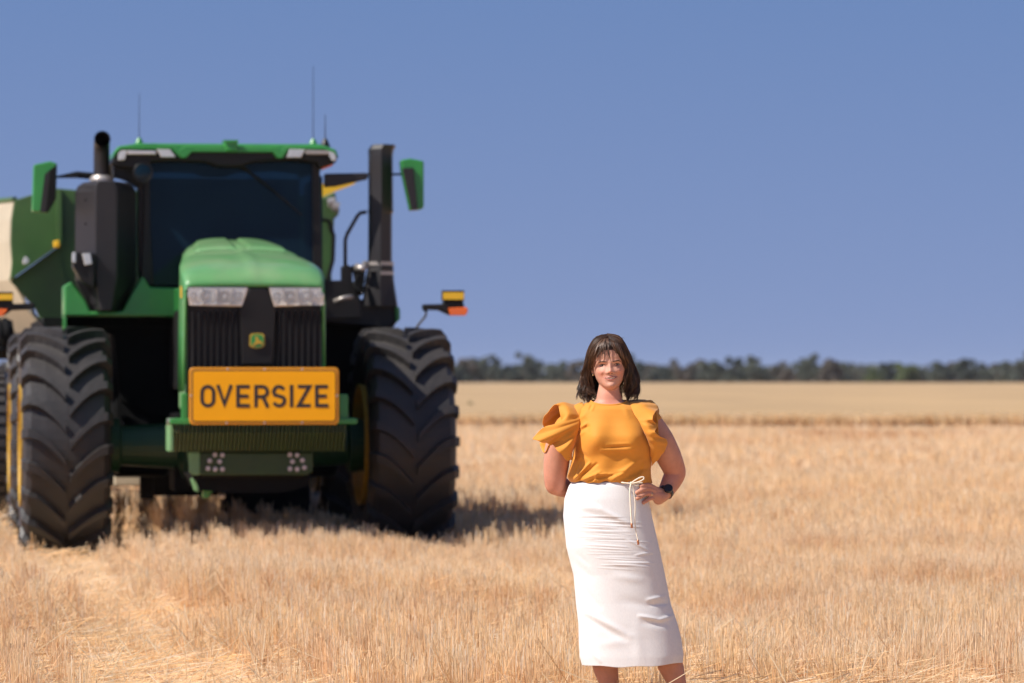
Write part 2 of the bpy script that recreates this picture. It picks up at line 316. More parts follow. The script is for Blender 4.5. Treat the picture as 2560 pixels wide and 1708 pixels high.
# ------------------------------------------------------------------ standing crop beyond
M['crop'] = mat('ripe_crop', (0.405, 0.262, 0.125), 0.9, var=0.16, scale=0.08, bump=0.5, bscale=3, stretch=(1, 0.25, 1))
def cropedge(x): return 95 + 0.035 * x + 0.5 * np.sin(x * 0.5) + 0.3 * np.sin(x * 1.9)
cx = axis(-2500, 2500, -16, 22, 0.35); cy = np.concatenate([[0, 0.02], np.cumsum(0.5 * 1.09 ** np.arange(65))])
cy = np.append(cy[cy < 790], 815.0); CX, CV = np.meshgrid(cx, cy); CY = cropedge(np.clip(CX, -60, 60)) + CV
CZ = 0.56 + 0.03 * np.sin(CX * 1.7 + CY) * np.exp(-CV / 60) + 0.02 * np.sin(CX * 0.3 + CY * 0.21); CZ[0, :] = 0.0
i2 = np.arange(CX.size).reshape(CX.shape)
F2 = np.stack([i2[:-1, :-1].ravel(), i2[:-1, 1:].ravel(), i2[1:, 1:].ravel(), i2[1:, :-1].ravel()], 1)
x = rng.uniform(-17, 23, 26000); v = rng.uniform(0, 1, 26000) ** 1.5 * 5 - 0.5; y = cropedge(x) + v; n = len(x)
base = np.stack([x, y, np.zeros(n)], 1); h = 0.56 * rng.normal(1, 0.07, n); top = base + np.stack([rng.normal(0, .05, n), rng.normal(0, .05, n), h], 1)
ct = cols(n, x, y) * np.array([0.93, 0.92, 0.85]); sv, sf, sc = strawset(base, top, 0.008, 0.011, RUST * 0.7 + ct * 0.3, ct * 0.85 + RUST * 0.15)
o = npmesh('ripe_wheat', CXYZ := np.stack([CX.ravel(), CY.ravel(), CZ.ravel()], 1), F2, M['crop'], smooth=True)
tag(o, 'golden unharvested wheat reaching back to the distant trees', 'wheat', kind='stuff')
tag(npmesh('wheat_edge', sv, sf, M['straw'], col=sc), 'rusty near edge of the standing wheat crop', 'wheat', kind='stuff')
# ------------------------------------------------------------------ trees
M['bark'] = mat('bark', (0.09, 0.075, 0.06), 0.9, var=0.3)
def crownmesh(seed, w, h, nl=1500, round_=1.0):
    r = np.random.default_rng(seed); nb = 9
    cen = np.stack([r.uniform(-.36, .36, nb) * w, r.uniform(-.36, .36, nb) * w, r.uniform(.30, .84, nb) * h], 1); rr = r.uniform(.15, .28, nb) * w
    cen[:3, 2] = h * r.uniform(.22, .4, 3)
    b = r.integers(0, nb, nl); d = r.normal(0, 1, (nl, 3)); d /= np.linalg.norm(d, axis=1, keepdims=True)
    p = cen[b] + d * (rr[b] * r.uniform(.5, 1.05, nl))[:, None] * np.array([1, 1, 0.85]); s = r.uniform(.22, .60, nl) * min(1, w / 6.5)
    a = r.normal(0, 1, (nl, 3)); a /= np.linalg.norm(a, axis=1, keepdims=True); c = np.cross(a, d); c /= np.linalg.norm(c, axis=1, keepdims=True) + 1e-6
    V = np.stack([p + a * s[:, None], p + c * s[:, None] * .7, p - a * s[:, None], p - c * s[:, None] * .7], 1).reshape(-1, 3)
    F = np.arange(nl * 4).reshape(-1, 4); return V, F
leafm = {}
for k, c in dict(grey=(0.055, 0.064, 0.042), dark=(0.024, 0.034, 0.022), olive=(0.075, 0.10, 0.025), brown=(0.085, 0.070, 0.052)).items():
    leafm[k] = mat('foliage_' + k, c, 0.7, var=0.35, scale=0.35, trans=0.15)
def tree(px, top, wpx, kind, dist, label, seed, group=None):
    X = (px - 1280) / FPX * dist; h = ((HOR - top) / FPX * dist + CAMH) * (1.20 if group else 1.28); w = wpx / FPX * dist
    t = tag(empty('gum_tree', (X, dist, 0)), label, 'tree', group)
    V, F = crownmesh(seed, w, h); o = npmesh('crown', V, F, leafm[kind], t)
    g = G(); g.tube([(0, 0, -0.2), (0.1, 0, h * .25), (0.3, 0, h * .55)], [w * .035, w * .028, w * .012], 7)
    for q in range(3):
        a = q * 2.1 + seed; g.tube([(0.1, 0, h * .25), (math.cos(a) * w * .16, math.sin(a) * w * .16, h * .5)], [w * .018, w * .008], 5)
    g.build('trunk', M['bark'], t)
    return t
TD = 920.0
tl = [ # px, top y, width px, kind, label or None
 (1310, 893, 42, 'grey', 'tall grey green tree poking up left of the woman in the far tree line'),
 (1565, 889, 40, 'dark', 'tall tree directly behind the woman\'s hair on the horizon'),
 (1838, 894, 44, 'dark', 'dark narrow tree standing taller than its neighbours right of the woman'),
 (1886, 900, 40, 'grey', 'grey tree just right of the dark narrow tree'),
 (2026, 898, 60, 'grey', 'broad pale grey tree in the middle of the far right tree line'),
 (2076, 905, 62, 'brown', 'brownish bushy tree right of the broad pale grey tree'),
 (2188, 926, 50, 'olive', 'low olive green bush at the gap in the far trees'),
 (2218, 914, 44, 'dark', 'dark bush between the two olive green bushes'),
 (2268, 918, 62, 'olive', 'larger olive green bush right of the gap in the far trees'),
 (2360, 914, 52, 'dark', 'dark green tree left of the round dark tree'),
 (2408, 902, 50, 'dark', 'round dark tree toward the right end of the tree line'),
 (2560, 886, 44, 'grey', 'tallest tree at the right edge of the picture'),
]
for i, (px, top, w, k, lab) in enumerate(tl): tree(px, top, w, k, TD - 8 * (i % 3), lab, 100 + i)
r = random.Random(5)
KL = dict(grey='grey green gum tree among the blurred distant tree line', dark='dark green gum tree among the blurred distant tree line', brown='brownish gum tree among the blurred distant tree line')
KG = dict(grey='grey green trees in the distant tree line', dark='dark green trees in the distant tree line', brown='brownish trees in the distant tree line')
x = 1100; i = 0
while x < 2680:
    x += r.uniform(17, 30); skip = 2298 < x < 2322
    tree(x, r.choice([r.uniform(893, 908), r.uniform(905, 926), r.uniform(908, 926)]) if not (2130 < x < 2340) else r.uniform(922, 932), r.uniform(38, 62), kd := r.choice(['grey', 'grey', 'dark', 'brown', 'grey']), TD + 15 + r.uniform(0, 30), KL[kd], 200 + i, KG[kd])
    i += 1
x = -150
while x < 1100:
    x += r.uniform(45, 70)
    tree(x, r.uniform(905, 922), r.uniform(50, 70), kd := r.choice(['grey', 'dark', 'brown']), TD + 15 + r.uniform(0, 30), KL[kd], 400 + i, KG[kd]); i += 1
# low scrub filling under the crowns
n = 34000; sx = rng.uniform(-150, 165, n); sy = TD + rng.uniform(20, 75, n); sz = rng.uniform(0, 1, n) ** 1.3 * (3.2 + 2.4 * vnoise(sx, sy * 0, 0.12, 4)) * np.where(np.abs(sx - 101) < 3, .35, 1)
p = np.stack([sx, sy, sz], 1); a = rng.normal(0, 1, (n, 3)); a /= np.linalg.norm(a, axis=1, keepdims=True); b = rng.normal(0, 1, (n, 3)); b /= np.linalg.norm(b, axis=1, keepdims=True)
s = rng.uniform(.2, .55, n)[:, None]
tag(npmesh('scrub', np.stack([p + a * s, p + b * s, p - a * s, p - b * s], 1).reshape(-1, 3), np.arange(n * 4).reshape(-1, 4), leafm['grey']), 'grey green scrub under the distant trees', 'scrub', kind='stuff')
# a green weed standing in the crop near the right tyre
wd = tag(empty('weed', ((1176 - 1280) / FPX * 130, 130, 0.3)), 'small green weed standing in the golden crop right of the tractor tyre', 'weed')
V, F = crownmesh(31, 0.45, 0.6, 120); V = V * 1.0
V = (V - V.mean(0)) * np.array([.5, .5, .5]) + np.array([0, 0, .35]); npmesh('leaves', V, F, leafm['olive'], wd)
g = G(); g.tube([(0, 0, -.3), (0, 0, .4)], [.02, .01], 5); g.build('stem', M['bark'], wd)

# ------------------------------------------------------------------ tractor
tr = tag(empty('tractor', TO, TH), 'large green articulated tractor with black tyres facing the camera in the stubble', 'tractor')
# --- wheels
def tyre_geo(R=1.025, hw=0.36, rim=0.50, nl=22, lug=0.064):
    g = G(); Rb = R - lug
    prof = [(-.28, rim - .02), (-.33, rim + .02), (-.385, rim + .09), (-.415, .74), (-.41, .84), (-.385, Rb - .055), (-.34, Rb - .015), (-.2, Rb - .004), (0, Rb),
            (.2, Rb - .004), (.34, Rb - .015), (.385, Rb - .055), (.41, .84), (.415, .74), (.385, rim + .09), (.33, rim + .02), (.28, rim - .02)]
    prof = [(x * hw / 0.4, r) for x, r in prof]
    n = 72; rings = [[(x, -r * math.cos(t), r * math.sin(t)) for t in [2 * math.pi * q / n for q in range(n)]] for x, r in prof]
    g.loft(rings, False)
    # inner wall closing the tyre
    path = [(.412, .83, .9), (.395, Rb - .05, .6), (.355, Rb - .012, .25), (.29, Rb - .006, 0), (.22, Rb - .003, 0), (.15, Rb, 0), (.08, Rb, 0), (.02, Rb, 0)]
    for side in (1, -1):
        for k in range(nl):
            psi0 = 2 * math.pi * (k + (0.5 if side < 0 else 0)) / nl; rings = []
            for q, (x, r0, nxw) in enumerate(path):
                s_ = max(0.0, (.36 - x) / .34); psi = psi0 - 0.25 * s_ ** 1.55
                wid = (.031 + .012 * (1 - s_)) / r0; nr = math.sqrt(1 - nxw * nxw); h = lug * (0.35 if q == 0 else .8 if q == 1 else 1)
                if q == len(path) - 1: wid *= 1.25
                def P(rr, xx, a): return (side * xx * hw / 0.4, -rr * math.cos(a), rr * math.sin(a))
                sk = 0.012 * (1 - s_)
                rings.append([P(r0 - .02, x - .01 * nxw, psi - wid * 1.15), P(r0 + h * nr, x + h * nxw, psi - wid * .85), P(r0 + h * nr, x + h * nxw, psi + wid * .75), P(r0 - .02, x - .01 * nxw, psi + wid * 1.15)])
            g.loft(rings, True)
    return g
def make_wheel():
    hub = G(); hub.lathe_x([(-.27, .49), (-.27, .515), (-.382, .53), (-.382, .505), (-.31, .49), (-.25, .47), (-.10, .43), (-.06, .30), (-.09, .20), (-.09, .0001)], 48)
    hub.lathe_x([(.27, .49), (.27, .515), (.382, .53), (.382, .505), (.31, .49), (.25, .47), (.0, .43), (-.02, .30), (-.04, .20), (-.04, .0001)], 48)
    w = hub.build('wheel_rim', M['rimyellow'], None, smooth=False)
    tyre_geo().build('tyre', M['rubber'], w, smooth=False)
    h = G(); h.lathe_x([(-.16, .0001), (-.16, .13), (-.08, .15), (-.08, .0001)], 20); h.build('hub_cap', M['rimyellow'], w, bevel=.01)
    b = G()
    for k in range(10):
        a = 2 * math.pi * k / 10; b.lathe_x([(-.13, .0001), (-.13, .018), (-.085, .018)], 6, (0, .24 * math.cos(a), .24 * math.sin(a)))
    tag(b.build('wheel_nuts', M['steel'], w), kind='stuff')
    return w
def copy_tree(o, parent):
    c = o.copy(); C.objects.link(c); c.parent = parent
    for ch in list(o.children): copy_tree(ch, c)
    return c
w0 = make_wheel(); w0.parent = tr; w0.location = (-1.47, 0, 1.025)
for (x, y, a, ph) in ((1.47, 0, 1, .1), (-1.47, 3.9, -1, .2), (1.47, 3.9, 1, .05)):
    w = copy_tree(w0, tr); w.location = (x, y, 1.025); w.rotation_euler = (ph, 0, 0)
    if a > 0: w.scale = (-1, 1, 1)
w0.rotation_euler = (0.02, 0, 0)
# --- axles, frame
g = G(); g.lathe_x([(-1.18, .0001), (-1.18, .22), (-1.0, .24), (-.98, .17), (-.5, .2), (-.45, .30), (.45, .30), (.5, .2), (.98, .17), (1.0, .24), (1.18, .22), (1.18, .0001)], 24, (0, 0, 1.02))
g.build('front_axle', M['axle'], tr, smooth=False)
g = G(); g.lathe_x([(-1.3, .0001), (-1.3, .22), (-.5, .2), (-.45, .30), (.45, .30), (.5, .2), (1.3, .22), (1.3, .0001)], 24, (0, 3.9, 1.02)); g.build('rear_axle', M['dark'], tr)
g = G(); g.box(-.42, .42, -1.75, 1.6, .78, 1.5); g.box(-.5, .5, 2.3, 4.9, .75, 1.7); g.box(-.25, .25, 1.5, 2.4, .7, 1.3); g.box(-.52, .52, -.1, .6, .62, 1.3); g.build('frame', M['dark'], tr, bevel=.02)
g = G(); g.box(-.5, .5, -1.7, 1.2, 1.5, 2.2); g.build('engine', M['dark'], tr, bevel=.03)
for sx in (-1, 1):
    g = G(); a, b = sorted((sx * .5, sx * 1.02)); g.box(a, b, .95, 3.0, .72, 2.1); g.build('fuel_tank', M['dark'], tr, bevel=.06)
g = G(); tbox(g, 352, 385, 1120, 1248, 3.1, 3.3); tbox(g, 385, 640, 1185, 1240, 2.9, 3.2); tbox(g, 560, 775, 1120, 1285, 3.0, 3.4); g.build('hitch', M['dark'], tr)
g = G(); g.box(-1.62, 1.5, .75, 4.6, 2.06, 2.14); g.build('deck', M['dark'], tr)
g = G(); g.box(-.75, .75, 2.3, 4.7, 2.0, 2.5); g.build('rear_body', M['dark'], tr)

# --- hood
hc = T(636, 800, -1.95)[0]
def hsec(ly, hwid, ztop, zedge, zbot, ridge, n=26):
    """one hood cross section, open at the bottom: left bottom -> over the top -> right bottom"""
    pts = [(hc - hwid - .012, ly, zbot), (hc - hwid - .008, ly, (zbot + zedge) / 2), (hc - hwid, ly, zedge - .05)]
    for k in range(n + 1):
        u = -1 + 2 * k / n; z = zedge + (ztop - zedge) * (1 - abs(u) ** 3.2) ** 0.62
        z += ridge * math.exp(-(u / .07) ** 2); pts.append((hc + u * hwid, ly, z))
    pts += [(hc + hwid, ly, zedge - .05), (hc + hwid + .008, ly, (zbot + zedge) / 2), (hc + hwid + .012, ly, zbot)]
    return pts
zl = lambda py, ly: T(636, py, ly)[2]
secs = [(-2.00, .548, zl(717, -2.0), zl(719, -2.0), zl(716, -2.0) - .03, 0), (-1.995, .562, zl(706, -2), zl(712, -2.0), zl(716, -2.0) - .04, 0.0),
        (-1.97, .572, zl(694, -1.97), zl(704, -2.0), 1.5, .004), (-1.90, .580, zl(678, -1.9), zl(693, -1.9), 1.5, .010), (-1.75, .585, zl(661, -1.75), zl(681, -1.75), 1.5, .014),
        (-1.45, .58, zl(645, -1.45), zl(668, -1.45), 1.5, .016), (-1.0, .535, zl(632, -1.0), zl(655, -1), 1.5, .016), (-.72, .51, zl(627, -.72), zl(649, -.72), 1.5, .014),
        (-.68, .505, zl(619, -.68), zl(648, -.68), 1.5, .012), (-.1, .465, zl(609, -.1), zl(640, -.1), 1.5, .010), (.38, .42, zl(601, .38), zl(634, .38), 1.5, .006)]
g = G(); rings = [hsec(a, b, c, d, e, f) for a, b, c, d, e, f in secs]; g.loft(rings, False, closed=False)
hood = g.build('hood', M['hood'], tr, smooth=True)
sm = hood.modifiers.new('s', 'SOLIDIFY'); sm.thickness = .02; sm.offset = -1
g = G(); g.add([(hc - .589, -1.88, 2.26), (hc - .589, -1.70, 2.27), (hc - .587, -1.66, 2.36), (hc - .587, -1.84, 2.36)], [(0, 1, 2, 3)]); g.build('hood_stripe', M['yellow'], tr)
for sgn in (-1, 1):       # raised panels on the bonnet
    g = G(); rows = []
    for ly in (-.74, -.70, -.5, -.1, .3):
        a_, b_ = np.interp(ly, [q[0] for q in secs], [q[1] for q in secs]), None
        zt_ = float(np.interp(ly, [q[0] for q in secs], [q[2] for q in secs])); ze_ = float(np.interp(ly, [q[0] for q in secs], [q[3] for q in secs])); row = []
        for k in range(9):
            u = .07 + (.80 - .07) * k / 8; lift = (.001 if ly == -.74 else .020) * (1 if 0 < k < 8 else .05); row.append((hc + sgn * u * a_, ly, ze_ + (zt_ - ze_) * (1 - u ** 3.2) ** .62 + .004 + lift))
        rows.append(row)
    g.loft(rows, False, closed=False); g.build('hood_panel', M['hood'], hood, smooth=False)
# nose side cheeks
g = G(); g.box(hc - .584, hc - .55, -1.97, -1.45, 1.35, 2.25); g.build('side_panel', M['glaregreen'], tr, bevel=.015)
g = G(); g.box(hc + .55, hc + .584, -1.97, -1.45, 1.35, 2.25); g.build('side_panel', M['hood'], tr, bevel=.015)
# --- grille
g = G(); tbox(g, 467, 808, 717, 925, -1.94, -1.80); gr = g.build('grille', M['black'], tr)
def rib(px, py0, py1):
    b = G(); a = T(px, py1, -1.985); c = T(px + 7, py0, -1.985); xm = (a[0] + c[0]) / 2
    b.add([(a[0], -1.94, a[2]), (xm, -1.99, a[2]), (c[0], -1.94, a[2]), (a[0], -1.94, c[2]), (xm, -1.99, c[2]), (c[0], -1.94, c[2])], [(0, 1, 4, 3), (1, 2, 5, 4), (0, 3, 5, 2)])
    b.build('grille_bar', M['bar'], gr)
for k in range(8): rib(478 + k * 15.5, 778, 918)
for k in range(8): rib(690 + k * 15.5, 778, 918)
g = G(); tprism(g, [(622, 722), (668, 722), (690, 775), (683, 912), (605, 912), (600, 775)], -2.0, -1.9); g.build('grille_centre', M['black'], gr, bevel=.01)
def lamp(outl, cs):
    g = G(); tprism(g, outl, -1.995, -1.90); bz = g.build('headlight', M['chrome'], tr, bevel=.006)
    for (cx_, cy_, rr, mt) in cs:
        c = T(cx_, cy_, -2.0); q = G(); R_ = rr / FPX * 31.2
        q.lathe_y([(0.012, R_), (-.012, R_), (-.014, R_ * .8), (.0, R_ * .6), (.0, .0001)], 20, (c[0], -2.0, c[2])); q.build('lamp_bowl', M[mt], bz)
        q = G(); q.lathe_y([(-.004, R_ * .38), (-.02, R_ * .3), (-.026, .0001)], 14, (c[0], -2.0, c[2])); q.build('lamp_bulb', M['lens'], bz)
    for fx in (.27, .52, .76):
        xx = outl[3][0] + (outl[2][0] - outl[3][0]) * fx; xt = outl[0][0] + (outl[1][0] - outl[0][0]) * fx; q = G(); tprism(q, [(xt - 1.5, 720), (xt + 1.5, 720), (xx + 1.5, 762), (xx - 1.5, 762)], -2.03, -1.99); q.build('lamp_divider', M['steel'], bz)
    q = G(); a_ = T(outl[3][0] + 4, 763, -2.0); b_ = T(outl[2][0] - 4, 763, -2.0); c_ = T(600, 753, -2.0)
    q.loft([[(xx_, -2.03, a_[2]), (xx_, -1.994, a_[2]), (xx_, -1.994, c_[2])] for xx_ in (a_[0], b_[0])]); q.build('sun_glint_lip', M['chrome'], bz)  # polished lip added to catch the sun and give the headlight a glint
    q = G(); tprism(q, [(outl[0][0] + 3, outl[0][1] + 3), (outl[1][0] - 3, outl[1][1] + 3), (outl[2][0] - 2, outl[2][1] - 3), (outl[3][0] + 3, outl[3][1] - 3)], -2.035, -2.03)
    q.build('headlight_lens', M['clear'], bz)
M['clear'] = mat('clear_lens', (0.6, 0.6, 0.6), 0.08, var=.05, alpha=0.18, spec=0.8)
for n_ in M['clear'].node_tree.nodes:
    if n_.type == 'BSDF_TRANSPARENT': n_.inputs[0].default_value = (.95, .95, .95, 1)
lamp([(466, 717), (620, 718), (607, 766), (474, 764)], [(516, 742, 21, 'lens'), (562, 743, 18, 'steel'), (596, 742, 15, 'lens'), (482, 741, 12, 'chrome')])
lamp([(672, 718), (806, 718), (811, 762), (685, 767)], [(692, 742, 14, 'lens'), (726, 743, 18, 'steel'), (766, 742, 20, 'lens'), (798, 741, 12, 'chrome')])
# --- badge: shield with a leaping deer
bc = T(643, 852, -2.02); sc_ = 1 / FPX * 31.2
def bp(x, y, ly=-2.02): return (bc[0] + (x - 643) * sc_, ly, bc[2] - (y - 852) * sc_)
def shield(i):
    return [(625 + i, 838 + i), (631 + i, 834 + i), (643, 833 + i), (655 - i, 834 + i), (661 - i, 838 + i), (662 - i, 864 - i), (656 - i, 869 - i), (643, 872 - i), (630 + i, 869 - i), (624 + i, 864 - i)]
g = G(); p = [bp(*q) for q in shield(0)]; g.prism(p, [(a[0], -1.985, a[2]) for a in p]); bd = g.build('badge', M['rimyellow'], tr)
g = G(); p = [bp(*q, -2.024) for q in shield(2.6)]; g.prism(p, [(a[0], -2.0, a[2]) for a in p]); g.build('badge_field', M['green'], bd)
deer = [(631, 862), (636, 858), (640, 852), (639, 846), (636, 841), (641, 844), (643, 840), (645, 846), (646, 851), (652, 853), (656, 857), (658, 862), (652, 860), (648, 859), (642, 861), (637, 863), (633, 865)]
g = G(); p = [bp(*q, -2.028) for q in deer]; g.prism(p, [(a[0], -2.01, a[2]) for a in p]); g.build('badge_deer', M['rimyellow'], bd)

# --- front weights, shelf and bracket
g = G(); tbox(g, 425, 893, 1046, 1061, -2.16, -1.7); g.build('front_shelf', M['green'], tr, bevel=.008)
g = G(); tbox(g, 455, 470, 984, 1047, -2.13, -2.0); g.build('sign_post', M['green'], tr, bevel=.006)
g = G(); tbox(g, 848, 870, 986, 1047, -2.13, -2.0); g.build('sign_post', M['green'], tr, bevel=.006)
a0 = T(438, 1130, -2.1); a1 = T(868, 1062, -2.1); nw = 44; g = G()
for k in range(nw):
    x0 = a0[0] + (a1[0] - a0[0]) * k / nw; x1 = a0[0] + (a1[0] - a0[0]) * (k + .62) / nw
    y0 = -2.12; zt = a1[2] - .002; zm = zt - .06; zb = a0[2]
    rings = [[(xx, y0, zt), (xx, y0, zm), (xx, y0 + .17, zb), (xx, -1.7, zb), (xx, -1.7, zt)] for xx in (x0, x1)]; g.loft(rings)
tag(g.build('front_weights', M['weight'], tr), kind='stuff')
g = G(); g.box(a0[0] + .01, a1[0] - .01, -1.9, -1.72, a0[2] + .06, a1[2] - .004); g.build('weight_carrier', M['dark'], tr)
p = [T(440, 1064, -2.09), T(446, 1064, -2.09), T(452, 1132, -1.99), T(438, 1132, -1.99)]
g = G(); g.box(a0[0] - .05, a0[0] - .012, -2.1, -1.7, a0[2], a1[2]); g.build('weight_end_plate', M['glaregreen'], tr, bevel=.01)
g = G(); c = T(428, 1055, -2.1); g.lathe_x([(-.03, .0001), (-.03, .03), (.03, .03), (.03, .0001)], 12, (c[0], -2.05, c[2])); g.lathe_x([(-.02, .0001), (-.02, .015), (.06, .015), (.06, .0001)], 10, (c[0] + .02, -2.03, c[2] - .07)); g.build('pin', M['steel'], tr)
g = G(); tprism(g, [(474, 1131), (782, 1131), (782, 1180), (765, 1188), (490, 1188), (474, 1180)], -1.86, -1.72); br = g.build('front_bracket', M['weight'], tr, bevel=.01)
for (u, v) in ((537,1137),(556,1138),(524,1152),(549,1154),(520,1171),(538,1173),(556,1173)):
    c = T(u, v, -1.87); q = G(); q.lathe_y([(-.02, .0001), (-.02, .016), (-.012, .020), (0.0, .020)], 10, (c[0], -1.86, c[2])); q.build('bolt', M['bolt'], br)
for (u, v) in ((725,1137),(743,1138),(731,1154),(756,1151),(725,1172),(743,1173),(761,1169)):
    c = T(u, v, -1.87); q = G(); q.lathe_y([(-.02, .0001), (-.02, .016), (-.012, .020), (0.0, .020)], 10, (c[0], -1.86, c[2])); q.build('bolt', M['bolt'], br)
g = G(); tprism(g, [(470, 1130), (500, 1130), (500, 1187), (482, 1188), (474, 1180)], -1.9, -1.82); g.build('bracket_cheek', M['glaregreen'], tr, bevel=.01)
g = G(); tprism(g, [(478, 1197), (495, 1197), (498, 1232), (488, 1228)], -1.7, -1.55); g.build('tow_cheek', M['glaregreen'], tr, bevel=.01)
g = G(); tprism(g, [(508, 1218), (528, 1222), (532, 1232), (524, 1234), (526, 1244), (508, 1246)], -1.6, -1.45); g.build('tow_hook', M['green'], tr, bevel=.01)
c = T(556, 1240, -1.5); g = G(); g.lathe_y([(-.04, .0001), (-.03, .022), (0, .026), (.2, .026)], 12, (c[0], -1.5, c[2])); g.build('drain_plug', M['steel'], tr)
g = G(); tprism(g, [(480, 1188), (780, 1188), (770, 1215), (700, 1232), (560, 1232), (500, 1225)], -1.7, -.4); g.build('belly_plate', M['dark'], tr)

# --- cab
CY0 = .55
cabr = G(); cabr.box(T(360, 700, CY0)[0] + .02, T(800, 700, CY0)[0] - .02, 2.15, 2.25, 2.1, 3.45); cabr.build('rear_window', M['glass'], tr)
g = G(); tprism(g, [(350, 800), (352, 712), (800, 712), (812, 800)], .5, 2.3); g.build('cab_base', M['dark'], tr)
g = G(); tprism(g, [(372, 402), (782, 402), (784, 560), (786, 713), (378, 713), (372, 560)], .50, .515); g.build('windscreen', M['glass'], tr)
for (q, nm) in (([(362, 400), (374, 400), (376, 560), (384, 713), (352, 713), (358, 560)], 'pillar'), ([(780, 400), (800, 400), (802, 560), (806, 700), (783, 713), (782, 560)], 'pillar')):
    g = G(); tprism(g, q, .46, .60); g.build(nm, M['black'], tr, bevel=.01)
g = G(); tprism(g, [(344, 464), (362, 464), (362, 675), (346, 680)], .54, .64); g.build('grab_rail', M['greyblue'] if 'greyblue' in M else M['grey'], tr, bevel=.01)
for sx in (352, 804):
    a = T(sx, 700, .6); g = G(); g.box(a[0] - .01, a[0] + .01, .62, 2.2, 2.15, 3.4); g.build('side_window', M['glass'], tr)
g = G(); tprism(g, [(287, 386), (300, 376), (830, 376), (846, 392), (838, 408), (800, 420), (793, 408), (740, 400), (640, 404), (600, 416), (545, 416), (520, 405), (440, 402), (378, 404), (370, 425), (300, 418), (278, 408)], .32, 2.2)
g.build('roof_lining', M['black'], tr, bevel=.015)
top = [(283, 394), (286, 378), (298, 367), (336, 361), (382, 359), (434, 363), (447, 374), (464, 365), (561, 365), (693, 367), (702, 375), (717, 366), (807, 367), (838, 374), (847, 394),
       (836, 384), (812, 374), (722, 373), (706, 396), (694, 396), (682, 381), (480, 380), (466, 394), (454, 396), (440, 385), (428, 373), (302, 373), (291, 384)]
g = G(); tprism(g, top, .26, .50); g.build('roof', M['green'], tr, bevel=.008)
g = G(); tprism(g, [(283, 392), (292, 366), (345, 358), (800, 360), (842, 374), (846, 390)], .50, 2.3); g.build('roof_shell', M['green'], tr, bevel=.04)
g = G(); tprism(g, [(561, 350), (596, 350), (592, 378), (566, 378)], .20, .40); rb = g.build('roof_receiver', M['green'], tr, bevel=.01)
g = G(); tprism(g, [(560, 350), (597, 350), (594, 356), (563, 356)], .18, .42); g.build('receiver_cap', M['green'], rb)
def rooflamp(q, m, nm): g = G(); tprism(g, q, .235, .30); return g.build(nm, M[m], tr, bevel=.006)
rooflamp([(296, 384), (304, 376), (318, 376), (316, 386), (312, 400), (295, 401)], 'lens', 'roof_lamp')
rooflamp([(319, 376), (389, 377), (391, 386), (319, 386)], 'chrome', 'roof_lamp'); rooflamp([(391, 373), (426, 374), (440, 393), (403, 393)], 'lens', 'roof_lamp')
rooflamp([(724, 373), (764, 374), (752, 394), (717, 394)], 'lens', 'roof_lamp'); rooflamp([(766, 375), (822, 377), (826, 386), (764, 386)], 'steel', 'roof_lamp'); rooflamp([(823, 377), (838, 384), (842, 398), (832, 404), (824, 392)], 'lens', 'roof_lamp')
g = G(); tprism(g, [(804, 404), (842, 402), (830, 415), (806, 424)], .4, .55); g.build('amber_beacon', M['amber'], tr, bevel=.006)
c = T(357, 432, .3); g = G(); g.lathe_y([(-.03, .088), (-.05, .085), (-.05, .075), (-.01, .05), (-.01, .0001)], 22, (c[0], .3, c[2])); g.lathe_y([(.12, .0001), (.12, .04), (-.02, .085)], 22, (c[0], .3, c[2])); wl = g.build('work_lamp', M['black'], tr, smooth=True)
g = G(); g.lathe_y([(-.048, .072), (-.055, .04), (-.057, .0001)], 20, (c[0], .3, c[2])); g.build('work_lamp_lens', M['glass'], wl)
g = G(); tprism(g, [(282, 408), (300, 415), (345, 420), (372, 440), (366, 470), (345, 468), (318, 452), (284, 440)], .5, .7); g.build('lamp_bracket', M['black'], tr, bevel=.01)
g = G(); g.tube([T(572, 408, .45), T(610, 420, .44), T(690, 482, .45)], [.016, .014, .010], 8); wp = g.build('wiper', M['black'], tr)
g = G(); g.tube([T(640, 440, .47), T(755, 538, .47)], .010, 6); g.build('wiper_blade', M['ink'], wp)
for (x_, y0_, y1_, r_, ly_) in ((348, 232, 356, .0045, .9), (783, 165, 358, .005, 1.4), (813, 286, 358, .007, .7)):
    g = G(); a = T(x_, y1_, ly_); b = T(x_, y0_, ly_); g.tube([a, b], [r_ * .8, r_ * .35], 6); an = g.build('antenna', M['grey'], tr)
    g = G(); g.tube([(a[0], a[1], a[2] - .05), a, (a[0], a[1], a[2] + .04)], [.05, .035, .015], 10); g.build('antenna_base', M['green'] if x_ != 813 else M['black'], an)
# interior
g = G(); s_ = T(600, 600, 1.4); g.box(s_[0] - .27, s_[0] + .27, 1.2, 1.8, 2.1, 2.4); g.box(s_[0] - .25, s_[0] + .25, 1.65, 1.85, 2.4, 3.1); g.build('driver_seat', M['seat'], tr, bevel=.05)
g = G(); pts = [(s_[0] + .21 * math.cos(t), .98 + .05 * math.sin(t), 2.62 + .19 * math.sin(t)) for t in [2 * math.pi * k / 24 for k in range(25)]]; g.tube(pts, .014, 6); g.tube([(s_[0], .8, 2.1), (s_[0], .98, 2.62)], .03, 8); g.build('steering_wheel', M['seat'], tr)
